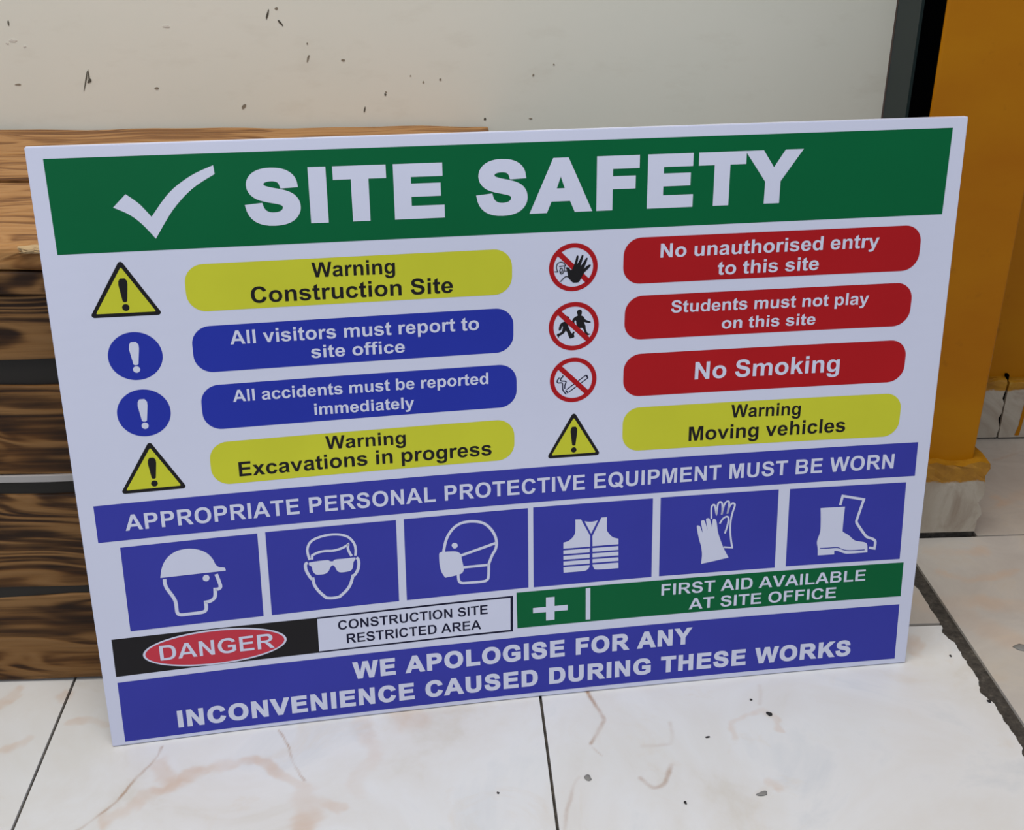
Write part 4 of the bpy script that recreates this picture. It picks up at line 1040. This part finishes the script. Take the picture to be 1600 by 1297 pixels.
def ring(cx, cy, ro, ri, bar, layer):
    pr = P(layer)
    n = 64
    b = len(pr.v); y = -0.00015 * layer
    for k in range(n):
        a = k * 2 * math.pi / n
        for r in (ro, ri): pr.v.append(((cx + r * math.cos(a)) / 1000, y, (cy + r * math.sin(a)) / 1000))
    for k in range(n):
        k2 = (k + 1) % n
        pr.f.append((b + 2 * k, b + 2 * k2, b + 2 * k2 + 1, b + 2 * k + 1))
    q = ri + (ro - ri) * 0.4
    c = math.sqrt(0.5)
    h = bar / 2
    pr.quad((cx - q * c - h * c, cy + q * c - h * c), (cx - q * c + h * c, cy + q * c + h * c), (cx + q * c + h * c, cy - q * c + h * c), (cx + q * c - h * c, cy - q * c - h * c))
    return pr


for cx, cy, ro, key, lay, lab, txt in [(498.3, 493.4, 24.6, 'stop_hand', 2, 'No unauthorised entry', 'black raised hand before a helmeted head'), (500.0, 431.6, 25.8, 'running_children', 0.5, 'Students must not play', 'two black running children'), (500.4, 373.4, 24.5, 'cigarette', 0.5, 'No Smoking', 'smoking cigarette')]:
    o = ring(cx, cy, ro, ro * 0.81, 5.3, 1).build('prohibition_ring', M_RED, sign, 'red barred ring beside the words ' + lab)
    pictogram(key, lay, M_BLACK if key != 'cigarette' else M_NAVY, o, txt)

# equipment strip and tiles
o = P(1).quad((15.0, 278.0), (885.5, 279.2), (886.0, 239.1), (14.7, 238.0)).build('equipment_banner', M_BLUE, sign, 'blue strip about protective equipment')
P(2).text('APPROPRIATE PERSONAL PROTECTIVE EQUIPMENT MUST BE WORN', 42.4, 248.3, 860.0, 249.8, 17.2, 0.0, 0.02).build('lettering', M_WHITE, o, 'white capital letters')
for q, key, txt in [(((34.8, 230.5), (169.8, 231.0), (168.5, 135.2), (33.8, 134.9)), 'helmet', 'head in a hard hat'), (((177.8, 231.6), (312.0, 231.6), (311.2, 136.0), (177.1, 135.2)), 'goggles', 'face with goggles'),
                    (((320.1, 231.8), (452.3, 232.4), (452.2, 137.4), (319.5, 136.1)), 'mask', 'head with a dust mask'), (((458.0, 232.7), (589.3, 232.5), (590.3, 137.3), (458.0, 137.1)), 'vest', 'high visibility vest'),
                    (((597.9, 232.7), (730.6, 232.7), (732.2, 136.8), (598.9, 137.4)), 'gloves', 'pair of gloves'), (((743.3, 232.3), (876.8, 232.0), (879.0, 137.1), (744.9, 137.5)), 'boots', 'pair of boots')]:
    o = P(1).quad(*q).build('pictogram_tile', M_BLUE, sign, 'blue tile showing a ' + txt)
    pictogram(key, 2, M_WHITE, o, 'white ' + txt)

# danger strip
o = P(1).quad((14.1, 127.8), (223.4, 126.3), (222.9, 84.4), (13.5, 83.7)).build('danger_strip', M_BLACK, sign, 'black strip with a red DANGER oval')
P(2).loops([ellipse(116.5, 105.2, 73.6, 20.8, 0.0)]).build('oval_border', M_WHITE, o, 'white rim of the oval')
P(3).loops([ellipse(116.5, 105.2, 71.2, 18.9, 0.0)]).build('oval', M_CRIMSON, o, 'red oval')
P(4).text('DANGER', 59.8, 96.8, 177.0, 96.6, 17.4, -0.012, 0.0).build('lettering', M_WHITE, o, 'white word DANGER')
o = P(1).quad((222.8, 126.7), (435.0, 129.2), (434.3, 85.6), (222.3, 84.2)).build('restricted_area_box', M_NAVY, sign, 'white box with a dark outline reading CONSTRUCTION SITE RESTRICTED AREA')
P(2).quad((223.6, 124.9), (432.1, 127.1), (431.6, 87.9), (223.1, 86.0)).build('field', M_WHITE, o, 'white inside of the box')
P(3).text('CONSTRUCTION SITE', 244.9, 109.3, 406.9, 110.4, 10.9, -0.008, 0.0).build('lettering', M_NAVY, o, 'dark capital letters')
P(3).text('RESTRICTED AREA', 253.2, 92.1, 399.1, 92.5, 11.2, -0.008, 0.0).build('lettering', M_NAVY, o, 'dark capital letters')

# first aid strip
o = P(1).quad((438.9, 132.5), (884.2, 132.4), (885.1, 89.0), (439.3, 88.9)).build('first_aid_strip', M_GREEN, sign, 'green strip reading FIRST AID AVAILABLE AT SITE OFFICE')
t = P(2)
t.loops([[(471.5, 95.2), (481.0, 95.2), (481.1, 105.7), (495.8, 105.6), (495.8, 112.2), (481.1, 112.1), (481.2, 123.4), (471.6, 123.4), (471.5, 112.0), (457.0, 112.0), (457.0, 105.7), (471.5, 105.7)]])
t.build('cross', M_WHITE, o, 'white first aid cross')
P(2).quad((516.1, 130.4), (521.2, 130.4), (521.4, 91.5), (516.2, 91.5)).build('divider', M_WHITE, o, 'white upright divider')
P(2).text('FIRST AID AVAILABLE', 602.2, 113.3, 840.3, 112.5, 13.9, -0.006, 0.0).build('lettering', M_WHITE, o, 'white capital letters')
P(2).text('AT SITE OFFICE', 634.3, 93.0, 806.9, 93.0, 13.6, -0.006, 0.0).build('lettering', M_WHITE, o, 'white capital letters')

# apology strip
o = P(1).quad((13.9, 76.5), (884.7, 78.5), (886.2, 6.5), (13.4, 4.2)).build('apology_banner', M_BLUE, sign, 'blue strip along the bottom reading WE APOLOGISE FOR ANY INCONVENIENCE CAUSED DURING THESE WORKS')
P(2).text('WE APOLOGISE FOR ANY', 257.1, 47.0, 639.7, 49.0, 21.0, 0.036, 0.012).build('lettering', M_WHITE, o, 'bold white capital letters')
P(2).text('INCONVENIENCE CAUSED DURING THESE WORKS', 69.4, 13.1, 830.6, 15.5, 20.8, 0.036, 0.012).build('lettering', M_WHITE, o, 'bold white capital letters')
